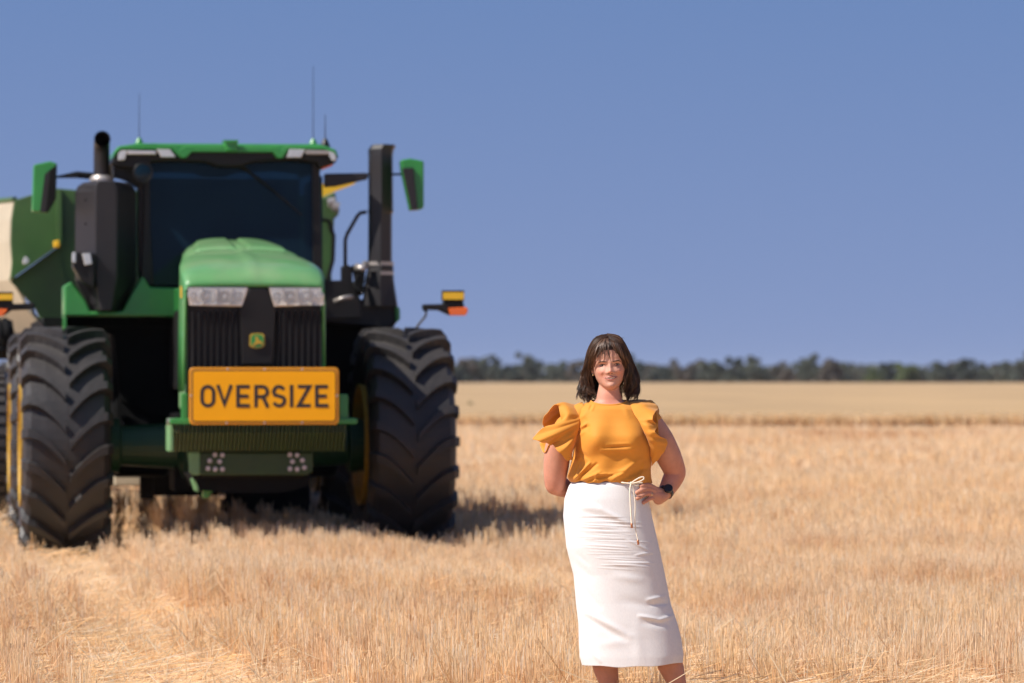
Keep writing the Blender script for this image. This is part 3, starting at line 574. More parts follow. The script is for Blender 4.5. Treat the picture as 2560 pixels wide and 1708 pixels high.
# --- exhaust after-treatment box
def plan(pyv, inset=0, drop=0):
    q = [(188 + inset, .42), (238 + inset * .3, .12), (293 - inset * .3, .12), (340 - inset, .40), (340 - inset, .95), (188 + inset, .95)]
    return [T(px, pyv, ly) if False else (T(px, 600, ly)[0], ly, T(260, pyv, .12)[2]) for px, ly in q]
g = G(); g.loft([plan(777, 42), plan(760, 34), plan(700, 2), plan(690, 0), plan(478, 0), plan(462, 6), plan(452, 22)]); bx = g.build('exhaust_box', M['grey'], tr, bevel=.012)
g = G()
for v in (500, 560, 640):
    c = T(215, v, .25); g.lathe_y([(-.012, .0001), (-.012, .012), (0.02, .012)], 8, (c[0], .27, c[2]))
tag(g.build('box_screws', M['dark'], bx), kind='stuff')
g = G(); tprism(g, [(182, 636), (192, 630), (240, 634), (236, 720), (205, 706), (183, 668)], .02, .3); g.build('lamp_mount', M['black'], bx, bevel=.01)
g = G(); tprism(g, [(205, 634), (226, 633), (231, 660), (212, 664)], -.04, .03); g.build('marker_lamp', M['lens'], bx, bevel=.006)
g = G(); tprism(g, [(181, 630), (190, 632), (190, 658), (180, 656)], -.02, .05); g.build('marker_lamp', M['lens'], bx, bevel=.006)
c = T(254, 442, .5); zt = T(254, 362, .5)[2]; r_ = 20 / FPX * 33.8
def pipe_open(g, cx_, cy_, z0, z1, r, n=20):
    pts = [(cx_, cy_, z0), (cx_, cy_, z1 - .05), (cx_, cy_ - .03, z1 + .02), (cx_, cy_ - .09, z1 + .055), (cx_, cy_ - .14, z1 + .062)]
    outer = G(); outer.tube(pts, [r, r, r, r, r * 1.02], n, caps=False); inner = G(); inner.tube(pts[1:], [r * .9] * 4, n, caps=False)
    g.add(outer.v, outer.f); k = len(inner.v); g.add(inner.v, [tuple(reversed(f)) for f in inner.f])
g = G(); pipe_open(g, c[0], .5, c[2], zt - .02, r_); ex = g.build('exhaust_pipe', M['pipe'] if 'pipe' in M else M['grey'], tr, smooth=True, recalc=False)
g = G(); g.tube([(c[0], .5, c[2] - .04), (c[0], .5, c[2] - .02), (c[0], .5, c[2] + .01)], [.105, .105, .085], 20); g.build('pipe_collar', M['steel'], ex)
# --- green platform and fenders
g = G(); tprism(g, [(161, 713), (178, 704), (214, 752), (226, 779), (305, 779), (330, 735), (357, 690), (375, 718), (452, 721), (452, 792), (161, 790)], .30, .95); g.build('fender', M['green'], tr, bevel=.015)
g = G(); tprism(g, [(161, 790), (161, 822), (166, 822), (166, 790)], .30, 1.6); g.build('fender_skirt', M['green'], tr)
g = G(); tprism(g, [(806, 792), (812, 738), (905, 748), (992, 764), (999, 778), (998, 798), (986, 815), (960, 822), (806, 806)], .55, 1.4); g.build('fender', M['black'], tr, bevel=.02)
g = G(); tprism(g, [(988, 764), (1000, 770), (1001, 798), (990, 808)], .5, 1.42); g.build('fender_edge', M['green'], tr, bevel=.01)
g = G(); tprism(g, [(812, 702), (880, 700), (900, 745), (905, 795), (812, 800)], .50, 1.0); g.build('step_platform', M['black'], tr, bevel=.01)
# dark bulk behind the right fender / between hood and tyre
g = G(); tprism(g, [(812, 800), (985, 812), (930, 850), (905, 1000), (812, 1100)], .9, 1.1); g.build('inner_guard', M['dark'], tr)
g = G(); tprism(g, [(166, 792), (455, 792), (455, 1060), (300, 1000), (285, 840)], .9, 1.1); g.build('inner_guard', M['dark'], tr)
# --- air intake stack
def splan(pyv, x0, x1):
    xm = x0 + (x1 - x0) * .53; q = [(x0, .62), (x0 + 6, .50), (xm, .42), (x1 - 3, .50), (x1, .66), (x1 - 5, .80), (xm, .86), (x0 + 6, .80)]
    zc = T(955, pyv, .42)[2]; return [(T(px, 600, ly)[0], ly, zc) for px, ly in q]
g = G(); g.loft([splan(766, 905, 995), splan(700, 912, 985), splan(668, 919, 984), splan(652, 920, 980), splan(534, 921, 980), splan(526, 919, 984), splan(520, 921, 983), splan(385, 921, 982), splan(372, 920, 984), splan(360, 928, 990)])
st = g.build('air_intake_stack', M['grey'], tr, bevel=.006)
for v in (658, 682):
    g = G(); g.loft([splan(v + 5, 917, 985), splan(v - 4, 917, 985)]); g.build('stack_clamp', M['steel'], st)
g = G(); tprism(g, [(880, 664), (900, 660), (915, 668), (912, 700), (905, 740), (885, 738), (888, 700)], .5, .6); g.build('intake_bracket', M['dark'], tr, bevel=.01)
g = G(); g.tube([T(892, 668, .45), T(905, 672, .4), T(915, 660, .45)], .035, 10); g.build('intake_hose', M['steel'], tr, smooth=True)
g = G(); g.tube([T(895, 690, .45), T(886, 712, .4), T(902, 735, .4), T(912, 720, .45)], .022, 8); g.build('hose', M['dark'], tr, smooth=True)
g = G(); g.tube([T(836, 754, .3), T(860, 745, .25), T(880, 742, .3)], .022, 8); g.build('pipe_fitting', M['steel'], tr, smooth=True)
g = G(); tprism(g, [(855, 666), (868, 661), (880, 668), (882, 704), (855, 704)], .5, .62); g.build('rail_socket', M['black'], tr, bevel=.01)
g = G(); g.tube([T(863, 664, .55), T(863, 600, .55), T(868, 585, .55), T(893, 541, .55), T(900, 533, .55), T(916, 530, .55)], .017, 8); g.build('handrail', M['grey'], tr, smooth=True)
# --- mirrors
g = G(); tprism(g, [(812, 434), (920, 432), (920, 448), (840, 466), (812, 468)], .50, .60); g.build('mirror_bracket', M['grey'], tr, bevel=.012)
g = G(); g.tube([T(915, 436, .55), T(1012, 436, .50)], .010, 8); g.build('mirror_arm', M['dark'], tr)
g = G(); tprism(g, [(1003, 400), (1026, 396), (1060, 403), (1060, 518), (1054, 524), (1028, 526), (1005, 420)], .38, .55); mi = g.build('mirror', M['green'], tr, bevel=.012)
g = G(); tprism(g, [(1006, 420), (1034, 419), (1045, 524), (1029, 526)], .352, .392); g.build('mirror_back', M['grey'], mi, bevel=.008)
g = G(); g.tube([T(238, 441, .55), T(192, 437, .55), T(140, 443, .50)], [.03, .03, .009], 8); g.build('mirror_arm', M['dark'], tr)
g = G(); g.tube([T(196, 443, .5), T(138, 443, .45)], .009, 8); g.build('mirror_arm', M['grey'], tr)
g = G(); tprism(g, [(84, 412), (125, 403), (143, 409), (141, 470), (138, 500), (121, 532), (80, 529)], .38, .55); mi = g.build('mirror', M['green'], tr, bevel=.012)
g = G(); tprism(g, [(125, 424), (142, 412), (140, 498), (122, 530), (114, 531)], .352, .392); g.build('mirror_back', M['dark'], mi, bevel=.006)
g = G(); tprism(g, [(112, 436), (124, 425), (113, 531), (100, 529)], .362, .392); g.build('mirror_edge', M['grey'], mi)
# --- side marker lights on stalks
def marker(q_arm, q_y, q_o, stalk):
    g = G(); tprism(g, q_arm, .2, .30); a = g.build('marker_arm', M['black'], tr, bevel=.01)
    g = G(); tprism(g, [(q_y[0], q_y[2]), (q_y[1], q_y[2]), (q_y[1], q_y[3]), (q_y[0], q_y[3])], .17, .26); yb = g.build('marker_reflector', M['black'], a, bevel=.004)
    g = G(); tprism(g, [(q_y[0] + 1, q_y[2] + 5), (q_y[1] - 1, q_y[2] + 5), (q_y[1] - 1, q_y[3] - 3), (q_y[0] + 1, q_y[3] - 3)], .155, .18); g.build('reflector_face', M['yellow'], a)
    g = G(); tprism(g, q_o, .16, .24); g.build('amber_lamp', M['amber'], a, bevel=.006)
    g = G(); g.tube(stalk, .011, 8); g.build('marker_stalk', M['grey'], a, smooth=True)
marker([(1058, 761), (1108, 760), (1110, 752), (1158, 752), (1162, 770), (1150, 788), (1124, 788), (1098, 776), (1072, 775), (1064, 780), (1058, 772)], (1107, 1161, 726, 752), [(1122, 770), (1168, 768), (1171, 778), (1164, 789), (1126, 789)], [T(1066, 776, .25), T(1064, 790, .25), T(1046, 812, .25), T(1034, 830, .2)])
marker([(88, 757), (34, 760), (30, 752), (-30, 752), (-36, 770), (-20, 790), (10, 790), (30, 776), (78, 774), (88, 772)], (-28, 33, 730, 753), [(20, 773), (-34, 770), (-34, 782), (-28, 791), (8, 790)], [T(82, 774, .25), T(84, 785, .25), T(100, 802, .25), T(120, 824, .2)])

# ------------------------------------------------------------------ oversize sign
SG = -2.22; so_ = tag(empty('oversize_sign', TO, TH), 'yellow sign reading OVERSIZE in black on the front of the tractor', 'sign')
def rrect(x0, x1, y0, y1, r, n=6):
    out = []
    for cx_, cy_, a0_ in ((x0 + r, y0 + r, 180), (x1 - r, y0 + r, 270), (x1 - r, y1 - r, 0), (x0 + r, y1 - r, 90)):
        for k in range(n + 1):
            a = rad(a0_ + 90 * k / n); out.append((cx_ + r * math.cos(a), cy_ + r * math.sin(a)))
    return out
sl0 = T(473.5, 1062, SG); sl1 = T(847, 919, SG); sw, sh = sl1[0] - sl0[0], sl1[2] - sl0[2]
so_.location = TO + Vector((cT * sl0[0] - sT * SG, sT * sl0[0] + cT * SG, sl0[2]))
def splate(name, i0, r, y0, y1, m, par):
    g = G(); q = rrect(i0, sw - i0, i0, sh - i0, r); g.prism([(a, y0, b) for a, b in q], [(a, y1, b) for a, b in q]); return g.build(name, M[m], par)
pl = splate('sign_panel', 0, .035, 0, .03, 'signedge', so_); pl.modifiers.new('b', 'BEVEL').width = .004
splate('border_line', .020, .026, -.003, 0.0, 'ink', pl); splate('sign_face', .029, .020, -.006, -.001, 'signyellow', pl)
k_ = sw / 373.5
def sp(x, y): return ((x - 473.5) * k_, (1062 - y) * k_)
def stroke(pts, wd, name='letter', closed=False):
    """letter stroke mesh built from a polyline with mitred joints"""
    P = [Vector((*sp(*p),)) for p in pts]; n = len(P); Lf, Rt = [], []
    for i in range(n):
        if closed: a, b = P[i - 1], P[(i + 1) % n]
        else: a, b = P[max(i - 1, 0)], P[min(i + 1, n - 1)]
        d1 = (P[i] - a); d2 = (b - P[i]); d1 = d1.normalized() if d1.length > 1e-9 else d2.normalized(); d2 = d2.normalized() if d2.length > 1e-9 else d1
        t = (d1 + d2).normalized(); nn = Vector((-t.y, t.x)); kk = 1 / max(.45, nn.dot(Vector((-d1.y, d1.x)))); Lf.append(P[i] + nn * wd / 2 * kk); Rt.append(P[i] - nn * wd / 2 * kk)
    return Lf, Rt
def letter(strokes, wd=.0285):
    g = G()
    for q, s__ in enumerate(strokes):
        closed = s__[0] == 'c'; pts = s__[1:] if closed else s__; A, B = stroke(pts, wd, closed=closed); n = len(A)
        yb, yf = -.005, -.0085 - q * .0006
        v = [(p.x, yf, p.y) for p in A] + [(p.x, yf, p.y) for p in B] + [(p.x, yb, p.y) for p in A] + [(p.x, yb, p.y) for p in B]; f = []
        for i in range(n if closed else n - 1):
            j = (i + 1) % n; f += [(i, j, n + j, n + i), (2 * n + i, 3 * n + i, 3 * n + j, 2 * n + j), (i, 2 * n + i, 2 * n + j, j), (n + i, n + j, 3 * n + j, 3 * n + i)]
        if not closed: f += [(0, n, 3 * n, 2 * n), (n - 1, 3 * n - 1, 4 * n - 1, 2 * n - 1)]
        g.add(v, f)
    g.build('letter', M['ink'], so_)
def arc(cx_, cy_, rx, ry, a0_, a1_, n=10): return [(cx_ + rx * math.cos(rad(a0_ + (a1_ - a0_) * k / n)), cy_ - ry * math.sin(rad(a0_ + (a1_ - a0_) * k / n))) for k in range(n + 1)]
yt, ybm = 967, 1015; ym = 991
yt0, yb0 = 963, 1019
letter([['c'] + arc(519, 982, 14.5, 15, 0, 180, 10) + arc(519, 1000, 14.5, 15, 180, 360, 10)])
letter([[(543.5, yt0), (560.5, 1011.5), (577.5, yt0)]])
letter([[(594, yt0), (594, yb0)], [(592, 967.2), (623, 967.2)], [(592, 991), (620, 991)], [(592, 1014.8), (623, 1014.8)]])
letter([[(639, yt0), (639, yb0)], [(637, 967.2), (653, 967.2)] + arc(655, 979.8, 12.5, 12.6, 80, -80, 10) + [(637, 992.4)], [(656, 992), (668.5, yb0)]])
letter([arc(696.5, 980.5, 13.2, 13.4, 25, 180, 9)[0:] + [(686, 988), (696.5, 991), (707, 994)][0:] + arc(697, 1002.5, 13.6, 12.6, 25, -160, 12)])
letter([[(728, yt0), (728, yb0)]])
letter([[(744, 967.2), (773, 967.2), (745.5, 1014.8), (776, 1014.8)]])
letter([[(791, yt0), (791, yb0)], [(789, 967.2), (819, 967.2)], [(789, 991), (816, 991)], [(789, 1014.8), (820, 1014.8)]])
g = G()
for (u, v) in ((569, 924), (661, 924), (755, 924), (566, 1057.5), (661, 1057.5), (755, 1057.5), (842, 990), (477.5, 990)):
    a, b = sp(u, v); g.lathe_y([(-.006, .0001), (-.005, .006), (0, .008)], 8, (a, 0, b))
tag(g.build('rivets', M['bolt'], so_), kind='stuff')

# ------------------------------------------------------------------ grain cart behind
ct_ = tag(empty('grain_cart', TO, TH), 'dark green and cream grain cart hitched behind the tractor', 'grain cart')
LY = 6.0
g = G(); tprism(g, [(37, 500), (82, 486), (143, 471), (190, 475), (815, 490), (830, 700), (820, 830), (161, 830), (150, 700), (143, 614), (25, 700), (30, 650), (27, 604), (29, 550)], LY, LY + .1); hp = g.build('hopper', M['cartgreen'], ct_, bevel=.01)
g = G(); tprism(g, [(140, 474), (153, 472), (154, 610), (146, 616), (142, 560)], LY - .12, LY); g.build('hopper_rib', M['cartpale'] if 'cartpale' in M else M['cartgreen'], hp)
A = [(34, 503), (27, 550), (25, 604), (32, 700), (66, 772), (112, 832)]
fr = [T(x, y, LY + .05) for x, y in A]; bk = [(p[0] - 1.1, p[1] + 3.4, p[2]) for p in fr]
bk[0] = (bk[0][0], bk[0][1], bk[0][2] + .02)
g = G(); g.loft([fr, bk], False, closed=False); hs = g.build('hopper_side', M['cream'], ct_); hs.modifiers.new('s', 'SOLIDIFY').thickness = .03
g = G(); g.tube([T(37, 499, LY + .05), (bk[0][0], bk[0][1], bk[0][2] + .02)], .03, 8); g.build('top_rail', M['cartgreen'], ct_)
g = G(); q0 = [T(10, 560, LY + .6), T(17, 560, LY + .6), T(17, 680, LY + .6), T(10, 680, LY + .6)]
g = G(); tprism(g, [(23, 702), (25, 694), (143, 607), (147, 614)], LY - .2, LY + .05); g.build('hopper_ledge', M['cartgreen'], ct_)
g = G(); tprism(g, [(26, 703), (145, 617), (170, 720), (166, 835), (118, 835), (88, 770)], LY - .02, LY + .2); g.build('chute', M['cartgreen'], ct_)
g = G(); tprism(g, [(133, 603), (149, 600), (150, 618), (135, 620)], LY - .3, LY - .2); g.build('hopper_latch', M['yellow'], ct_, bevel=.01)
g = G(); tprism(g, [(56, 652), (64, 640), (75, 650), (70, 660), (58, 662)], LY - .15, LY - .02); g.build('hopper_lamp', M['lens'], ct_, bevel=.01)
g = G(); tprism(g, [(797, 460), (893, 456), (880, 463), (838, 479), (797, 497)], LY, LY + .15); g.build('auger_fin', M['yellow'], ct_)
g = G(); tprism(g, [(797, 497), (838, 480), (843, 510), (850, 522), (846, 540), (836, 545), (834, 640), (822, 702), (797, 702)], LY - .2, LY + .05); g.build('auger_housing', M['cartgreen'], ct_, bevel=.02)
g = G(); g.tube([T(800, 548, LY - .25), T(822, 552, LY - .25), T(834, 590, LY - .25), T(832, 650, LY - .25), T(818, 704, LY - .25)], .022, 8); g.build('auger_guard', M['dark'], ct_)
g = G(); g.tube([T(820, 508, LY - .3), T(838, 505, LY - .3)], [.05, .05], 10); g.tube([T(832, 515, LY - .35), T(846, 520, LY - .35)], [.05, .06], 10); g.build('auger_motor', M['steel'], ct_)
g = G(); tbox(g, 285, 385, 1171, 1216, LY + 1, LY + 1.6); g.build('tool_box', M['cream'], ct_, bevel=.02)
g = G(); tbox(g, 120, 780, 830, 1010, LY, LY + .2); tbox(g, 385, 600, 1010, 1200, LY - .6, LY + .2); g.build('cart_frame', M['dark'], ct_)
g = G()
for k in range(7):
    a = random.Random(k); g.tube([T(-10 + k * 6, 800 + a.uniform(-5, 5), LY - .6), T(2 + k * 5, 835 + a.uniform(-12, 12), LY - .7), T(-8 + k * 7, 895, LY - .5)], .022, 6)
g.tube([T(-30, 845, LY - .6), T(38, 838, LY - .6)], .035, 8); g.tube([T(-30, 880, LY - .6), T(36, 868, LY - .6)], .045, 8)
g.build('hydraulic_hoses', M['dark'], ct_, smooth=True)
# cart tyre with block tread
g = G(); R2 = .86
g.lathe_x([(-.34, .40), (-.37, .60), (-.36, .76), (-.30, R2 - .03), (.30, R2 - .03), (.36, .76), (.37, .60), (.34, .40)], 48)
for k in range(44):
    for jx in range(4):
        a = 2 * math.pi * (k + .5 * (jx % 2)) / 44; da = .045; x0 = -.33 + jx * .168; q = []
        for rr in (R2 - .05, R2):
            q.append([(x0, -rr * math.cos(a - da), rr * math.sin(a - da)), (x0 + .14, -rr * math.cos(a - da), rr * math.sin(a - da)), (x0 + .14, -rr * math.cos(a + da), rr * math.sin(a + da)), (x0, -rr * math.cos(a + da), rr * math.sin(a + da))])
        g.loft(q)
xr = T(26, 1080, LY + .3)[0]
for (xx, yy) in ((xr - .36, LY + 1.15), (xr - .36, LY + 3.0), (xr + 3.3, LY + 1.15), (xr + 3.3, LY + 3.0)):
    if yy == LY + 1.15 and xx == xr - .36: t0 = g.build('cart_tyre', M['rubber'], ct_)
    else: t0 = t0.copy(); C.objects.link(t0); t0.parent = ct_
    t0.location = (xx, yy, .88)
    r0 = G(); r0.lathe_x([(-.3, .0001), (-.3, .4), (.3, .4), (.3, .0001)], 24); r0.build('cart_rim', M['yellow'], t0)
# ------------------------------------------------------------------ the woman
M['skin'] = mat('skin', (0.50, 0.235, 0.155), 0.55, var=0.08, scale=30, sss=0.12, attr='tint', spec=0.3, bump=0.04, bscale=180)
M['hair'] = mat('brown_hair', (1, 1, 1), 0.50, var=0.35, scale=30, attr='tint', spec=0.45)
M['shirt'] = mat('mustard_fabric', (0.66, 0.255, 0.020), 0.75, var=0.04, scale=14, bump=0.05, bscale=220, sheen=0.15, trans=0.10)
M['skirt'] = mat('white_linen', (0.73, 0.705, 0.69), 0.9, var=0.035, scale=160, bump=0.05, bscale=160, sheen=0.1, stretch=(1, 1, .5), trans=0.08)
M['cord'] = mat('cream_cord', (0.72, 0.62, 0.48), 0.8, var=0.1, scale=200)
M['copper'] = mat('copper_tip', (0.42, 0.15, 0.06), 0.35, 0.6, var=0.1)
M['gold'] = mat('gold_ring', (0.85, 0.65, 0.35), 0.25, 1.0, var=0.02)
M['watch'] = mat('black_watch', (0.01, 0.01, 0.012), 0.35, var=0.1)
M['eyew'] = mat('eye_white', (0.20, 0.165, 0.145), 0.3, var=0.02)
M['dark_eye'] = mat('dark_iris', (0.018, 0.010, 0.007), 0.2, var=0.02)
M['brow'] = mat('brow_hair', (0.07, 0.030, 0.016), 0.7, var=0.1)
M['lip'] = mat('lip_skin', (0.46, 0.16, 0.13), 0.35, var=0.05, sss=0.1)
M['tooth'] = mat('teeth', (0.72, 0.66, 0.58), 0.3, var=0.02)

WR = Vector(((1590 - 1280) / FPX * WD, WD, 0.0))
wm = tag(empty('person', WR), 'woman in mustard ruffle sleeve top and long white skirt with one hand on her hip', 'person')
def WP(px, py, dy=0.0):
    Y = WD + dy; return Vector(((px - 1280) / FPX * Y, Y, CAMH - (py - HOR) / FPX * Y)) - WR
def invpx(x, z, y=0.0):   # local coordinates back to photo pixels (approx.)
    Y = WD + y; return (x + WR.x) / Y * FPX + 1280, (CAMH - z) / Y * FPX + HOR
# head -------------------------------------------------------------
roll = rad(3.5); chin = WP(1527, 974)
def HP(x, y, z):
    return Vector((chin.x + x * math.cos(roll) - z * math.sin(roll), y, chin.z + x * math.sin(roll) + z * math.cos(roll)))
Hz = [0, .006, .016, .03, .05, .08, .11, .14, .17, .195, .212, .222]
Ha = [.013, .027, .040, .0505, .0605, .0690, .0710, .0735, .0720, .058, .036, .004]
Hf = [.074, .086, .090, .0895, .0885, .0895, .0885, .0930, .0900, .0720, .0460, .004]
Hb = [-.030, .000, .030, .050, .062, .078, .092, .100, .096, .076, .048, .004]
def hi(z, A): return float(np.interp(z, Hz, A))
BUMPS = [(0, .100, .0085, .018, .011), (0, .079, .0115, .011, .019), (.0125, .0735, .007, .006, .008), (-.0125, .0735, .007, .006, .008),
         (.031, .107, .016, .009, -.010), (-.031, .107, .016, .009, -.010), (.029, .122, .024, .006, .0045), (-.029, .122, .024, .006, .0045),
         (.037, .078, .018, .014, .009), (-.037, .078, .018, .014, .009), (0, .052, .024, .009, .006), (0, .0485, .022, .0025, -.004), (0, .0195, .016, .010, .006),
         (0, .033, .02, .004, -.0025), (.032, .062, .0045, .014, -.0045), (-.032, .062, .0045, .014, -.0045)]
def face_y(x, z):
    a = hi(z, Ha); f = hi(z, Hf); u = min(abs(x) / a, 1); y = -f * (1 - u ** 2.3) ** (1 / 2.3)
    return y - sum(A * math.exp(-((x - x0) / sx) ** 2 - ((z - z0) / sz) ** 2) for x0, z0, sx, sz, A in BUMPS)
def head_geo():
    rings = []; N = 96
    for z in np.concatenate([np.linspace(0, .03, 10)[:-1], np.linspace(.03, .14, 50)[:-1], np.linspace(.14, .222, 22)]):
        a, f, b = hi(z, Ha), hi(z, Hf), hi(z, Hb); ring = []
        for k in range(N):
            t = 2 * math.pi * k / N; s, c = math.sin(t), math.cos(t); x = a * math.copysign(abs(s) ** (2 / 2.3), s)
            if c >= 0:
                y = -f * abs(c) ** (2 / 2.3); w = min(1, c * 2)
                y -= w * sum(A * math.exp(-((x - x0) / sx) ** 2 - ((z - z0) / sz) ** 2) for x0, z0, sx, sz, A in BUMPS)
            else: y = b * abs(c) ** (2 / 2.3)
            ring.append(HP(x, y, z))
        rings.append(ring)
    return rings
body = G(); body.loft(head_geo())
# ears
for sx in (-1, 1):
    g2 = []
    for k in range(9):
        t = math.pi * k / 8; zz = .098 + .030 * math.cos(t); rr = .002 + .012 * math.sin(t) ** .7
        g2.append([HP(sx * (.068 + .012 * math.sin(t)) + .005 * math.cos(q), .012 + rr * math.sin(q) * 1.2 + .004 * math.cos(t), zz) for q in [2 * math.pi * j / 10 for j in range(10)]])
    body.loft(g2)
def ell_ring(py, L, R, f, b, n=40, e=2.2, cy=0.0):
    x0 = (L + R) / 2; hwp = (R - L) / 2; out = []
    for k in range(n):
        t = 2 * math.pi * k / n; s, c = math.sin(t), math.cos(t); px = x0 + hwp * math.copysign(abs(s) ** (2 / e), s)
        out.append(WP(px, py, cy + (-f if c > 0 else b) * abs(c) ** (2 / e)))
    return out
# neck and torso (one closed form under the clothes)
torso = [(940, 1504, 1546, .03, .055), (965, 1497, 1551, .045, .060), (985, 1493, 1553, .052, .060), (1000, 1489, 1557, .055, .062), (1008, 1478, 1570, .060, .065), (1016, 1462, 1588, .070, .070), (1030, 1448, 1606, .08, .08), (1050, 1446, 1614, .09, .09),
         (1090, 1450, 1620, .10, .095), (1130, 1450, 1616, .105, .095), (1170, 1440, 1610, .10, .095), (1205, 1436, 1612, .105, .10), (1250, 1422, 1612, .12, .12), (1300, 1420, 1620, .125, .125), (1350, 1430, 1630, .12, .12)]
body.loft([ell_ring(*r) for r in torso])
def chain(pts, rads, n=36, flat=1.0):
    P = catmull([tuple(WP(*p)) for p in pts], len(pts) * 5); Rr = np.interp(np.linspace(0, 1, len(P)), np.linspace(0, 1, len(rads)), rads)
    P = [Vector(p) for p in P]; d0 = (P[0] - P[1]).normalized(); d1 = (P[-1] - P[-2]).normalized()
    pre = [P[0] + d0 * Rr[0] * k for k in (.85, .5)]; pr = [Rr[0] * k for k in (.45, .85)]
    post = [P[-1] + d1 * Rr[-1] * k for k in (.5, .85)]; po = [Rr[-1] * k for k in (.85, .45)]
    body.tube(pre + P + post, pr + list(Rr) + po, n, flat=flat)
# her right arm (picture left): down, elbow, forearm behind the back
chain([(1456, 1040, .01), (1427, 1063, .0), (1398, 1110, .0), (1391, 1160, .02), (1388, 1205, .04), (1393, 1214, .06), (1420, 1222, .11), (1455, 1230, .17), (1480, 1234, .20)],
      [.042, .050, .057, .0565, .047, .044, .041, .034, .026])
chain([(1480, 1234, .20), (1498, 1236, .205), (1512, 1238, .20)], [.026, .028, .018], flat=.6)
for k in range(4): chain([(1508, 1229 + 6 * k, .20), (1520, 1229 + 6.5 * k, .195), (1531, 1231 + 6.5 * k, .185)], [.009, .0085, .0075], 10)
chain([(1490, 1226, .20), (1500, 1216, .195), (1508, 1211, .19)], [.011, .0095, .008], 10)
# her left arm (picture right): elbow out, hand on hip
chain([(1600, 1036, .01), (1626, 1058, .0), (1652, 1100, .01), (1671, 1140, .035), (1684, 1170, .065), (1687, 1185, .070), (1678, 1205, .055), (1666, 1226, .03), (1657, 1240, .008)],
      [.042, .051, .057, .056, .050, .047, .043, .036, .0265])
chain([(1658, 1240, .008), (1648, 1242, -.010), (1637, 1238, -.028)], [.0265, .029, .024], 16)
chain([(1652, 1232, .0), (1642, 1228, -.02), (1634, 1224, -.036)], [.020, .020, .014], 14)
chain([(1652, 1250, .0), (1645, 1252, -.015), (1638, 1247, -.034)], [.018, .018, .013], 14)
fing = [[(1640, 1223, -.030), (1624, 1214, -.058), (1611, 1213, -.078), (1602, 1216, -.088)], [(1638, 1229, -.036), (1619, 1222, -.068), (1604, 1226, -.090), (1592, 1232, -.098)],
        [(1637, 1238, -.038), (1618, 1234, -.072), (1604, 1240, -.094), (1593, 1246, -.101)], [(1638, 1246, -.032), (1626, 1246, -.062), (1616, 1252, -.080), (1608, 1257, -.086)]]
for f, r_ in zip(fing, (.0108, .0112, .0110, .0096)): chain(f, [r_ * 1.1, r_ * .98, r_ * .97, r_ * .86], 16)
chain([(1650, 1236, .02), (1634, 1226, .045), (1618, 1222, .060), (1606, 1222, .066)], [.014, .012, .0105, .009], 12)
# legs and feet
chain([(1478, 1310, .0), (1490, 1450, .0), (1506, 1560, -.01), (1510, 1620, .015), (1514, 1668, .02), (1522, 1705, .015), (1526, 1745, .01), (1526, 1772, .01)], [.088, .075, .060, .056, .056, .044, .034, .036])
chain([(1562, 1310, .0), (1590, 1450, .0), (1640, 1560, -.01), (1664, 1620, .01), (1676, 1662, .015), (1691, 1705, .01), (1697, 1745, .01), (1698, 1772, .01)], [.090, .078, .062, .057, .0565, .042, .034, .036])
chain([(1526, 1781, .03), (1524, 1786, -.06), (1522, 1790, -.13)], [.034, .034, .024], flat=.7); chain([(1698, 1781, .03), (1702, 1786, -.06), (1706, 1790, -.13)], [.034, .034, .024], flat=.7)
tmp = body.build('body_parts', M['skin'])
rm = tmp.modifiers.new('r', 'REMESH'); rm.mode = 'VOXEL'; rm.voxel_size = 0.0032; rm.use_smooth_shade = True
cs_ = tmp.modifiers.new('c', 'SMOOTH'); cs_.factor = .5; cs_.iterations = 3
dg = bpy.context.evaluated_depsgraph_get(); me = bpy.data.meshes.new_from_object(tmp.evaluated_get(dg)); bpy.data.objects.remove(tmp)
me.name = 'body'; bo = bpy.data.objects.new('body', me); C.objects.link(bo); bo.parent = wm
co = np.zeros(len(me.vertices) * 3); me.vertices.foreach_get('co', co); co = co.reshape(-1, 3)
# skin tone: natural blush on cheeks, nose, elbows, knuckles, neck
base_c = np.array([0.52, 0.265, 0.185]); blush = np.array([0.56, 0.185, 0.125]); cc = np.tile(base_c, (len(co), 1))
def dab(c, s, k):
    global cc
    w = (k * np.exp(-((co - np.array(c)) ** 2).sum(1) / s ** 2))[:, None]; cc = cc * (1 - w) + blush * w
for sx in (-1, 1): dab(HP(sx * .040, -.075, .072), .022, .55)
dab(HP(0, -.11, .078), .014, .4); dab(WP(1385, 1205, .04), .07, .5); dab(WP(1690, 1180, .06), .08, .5); dab(WP(1618, 1236, -.07), .03, .4); dab(WP(1524, 1005, -.05), .05, .5)
arms = np.clip((chin.z - .12 - co[:, 2]) / .1, 0, 1)[:, None]; cc = cc * (1 - .35 * arms) + np.array([0.47, 0.19, 0.115]) * .35 * arms
a = me.color_attributes.new('tint', 'FLOAT_COLOR', 'POINT'); c4 = np.ones((len(co), 4), dtype=np.float32); c4[:, :3] = cc; a.data.foreach_set('color', c4.ravel())
me.materials.clear(); me.materials.append(M['skin'])
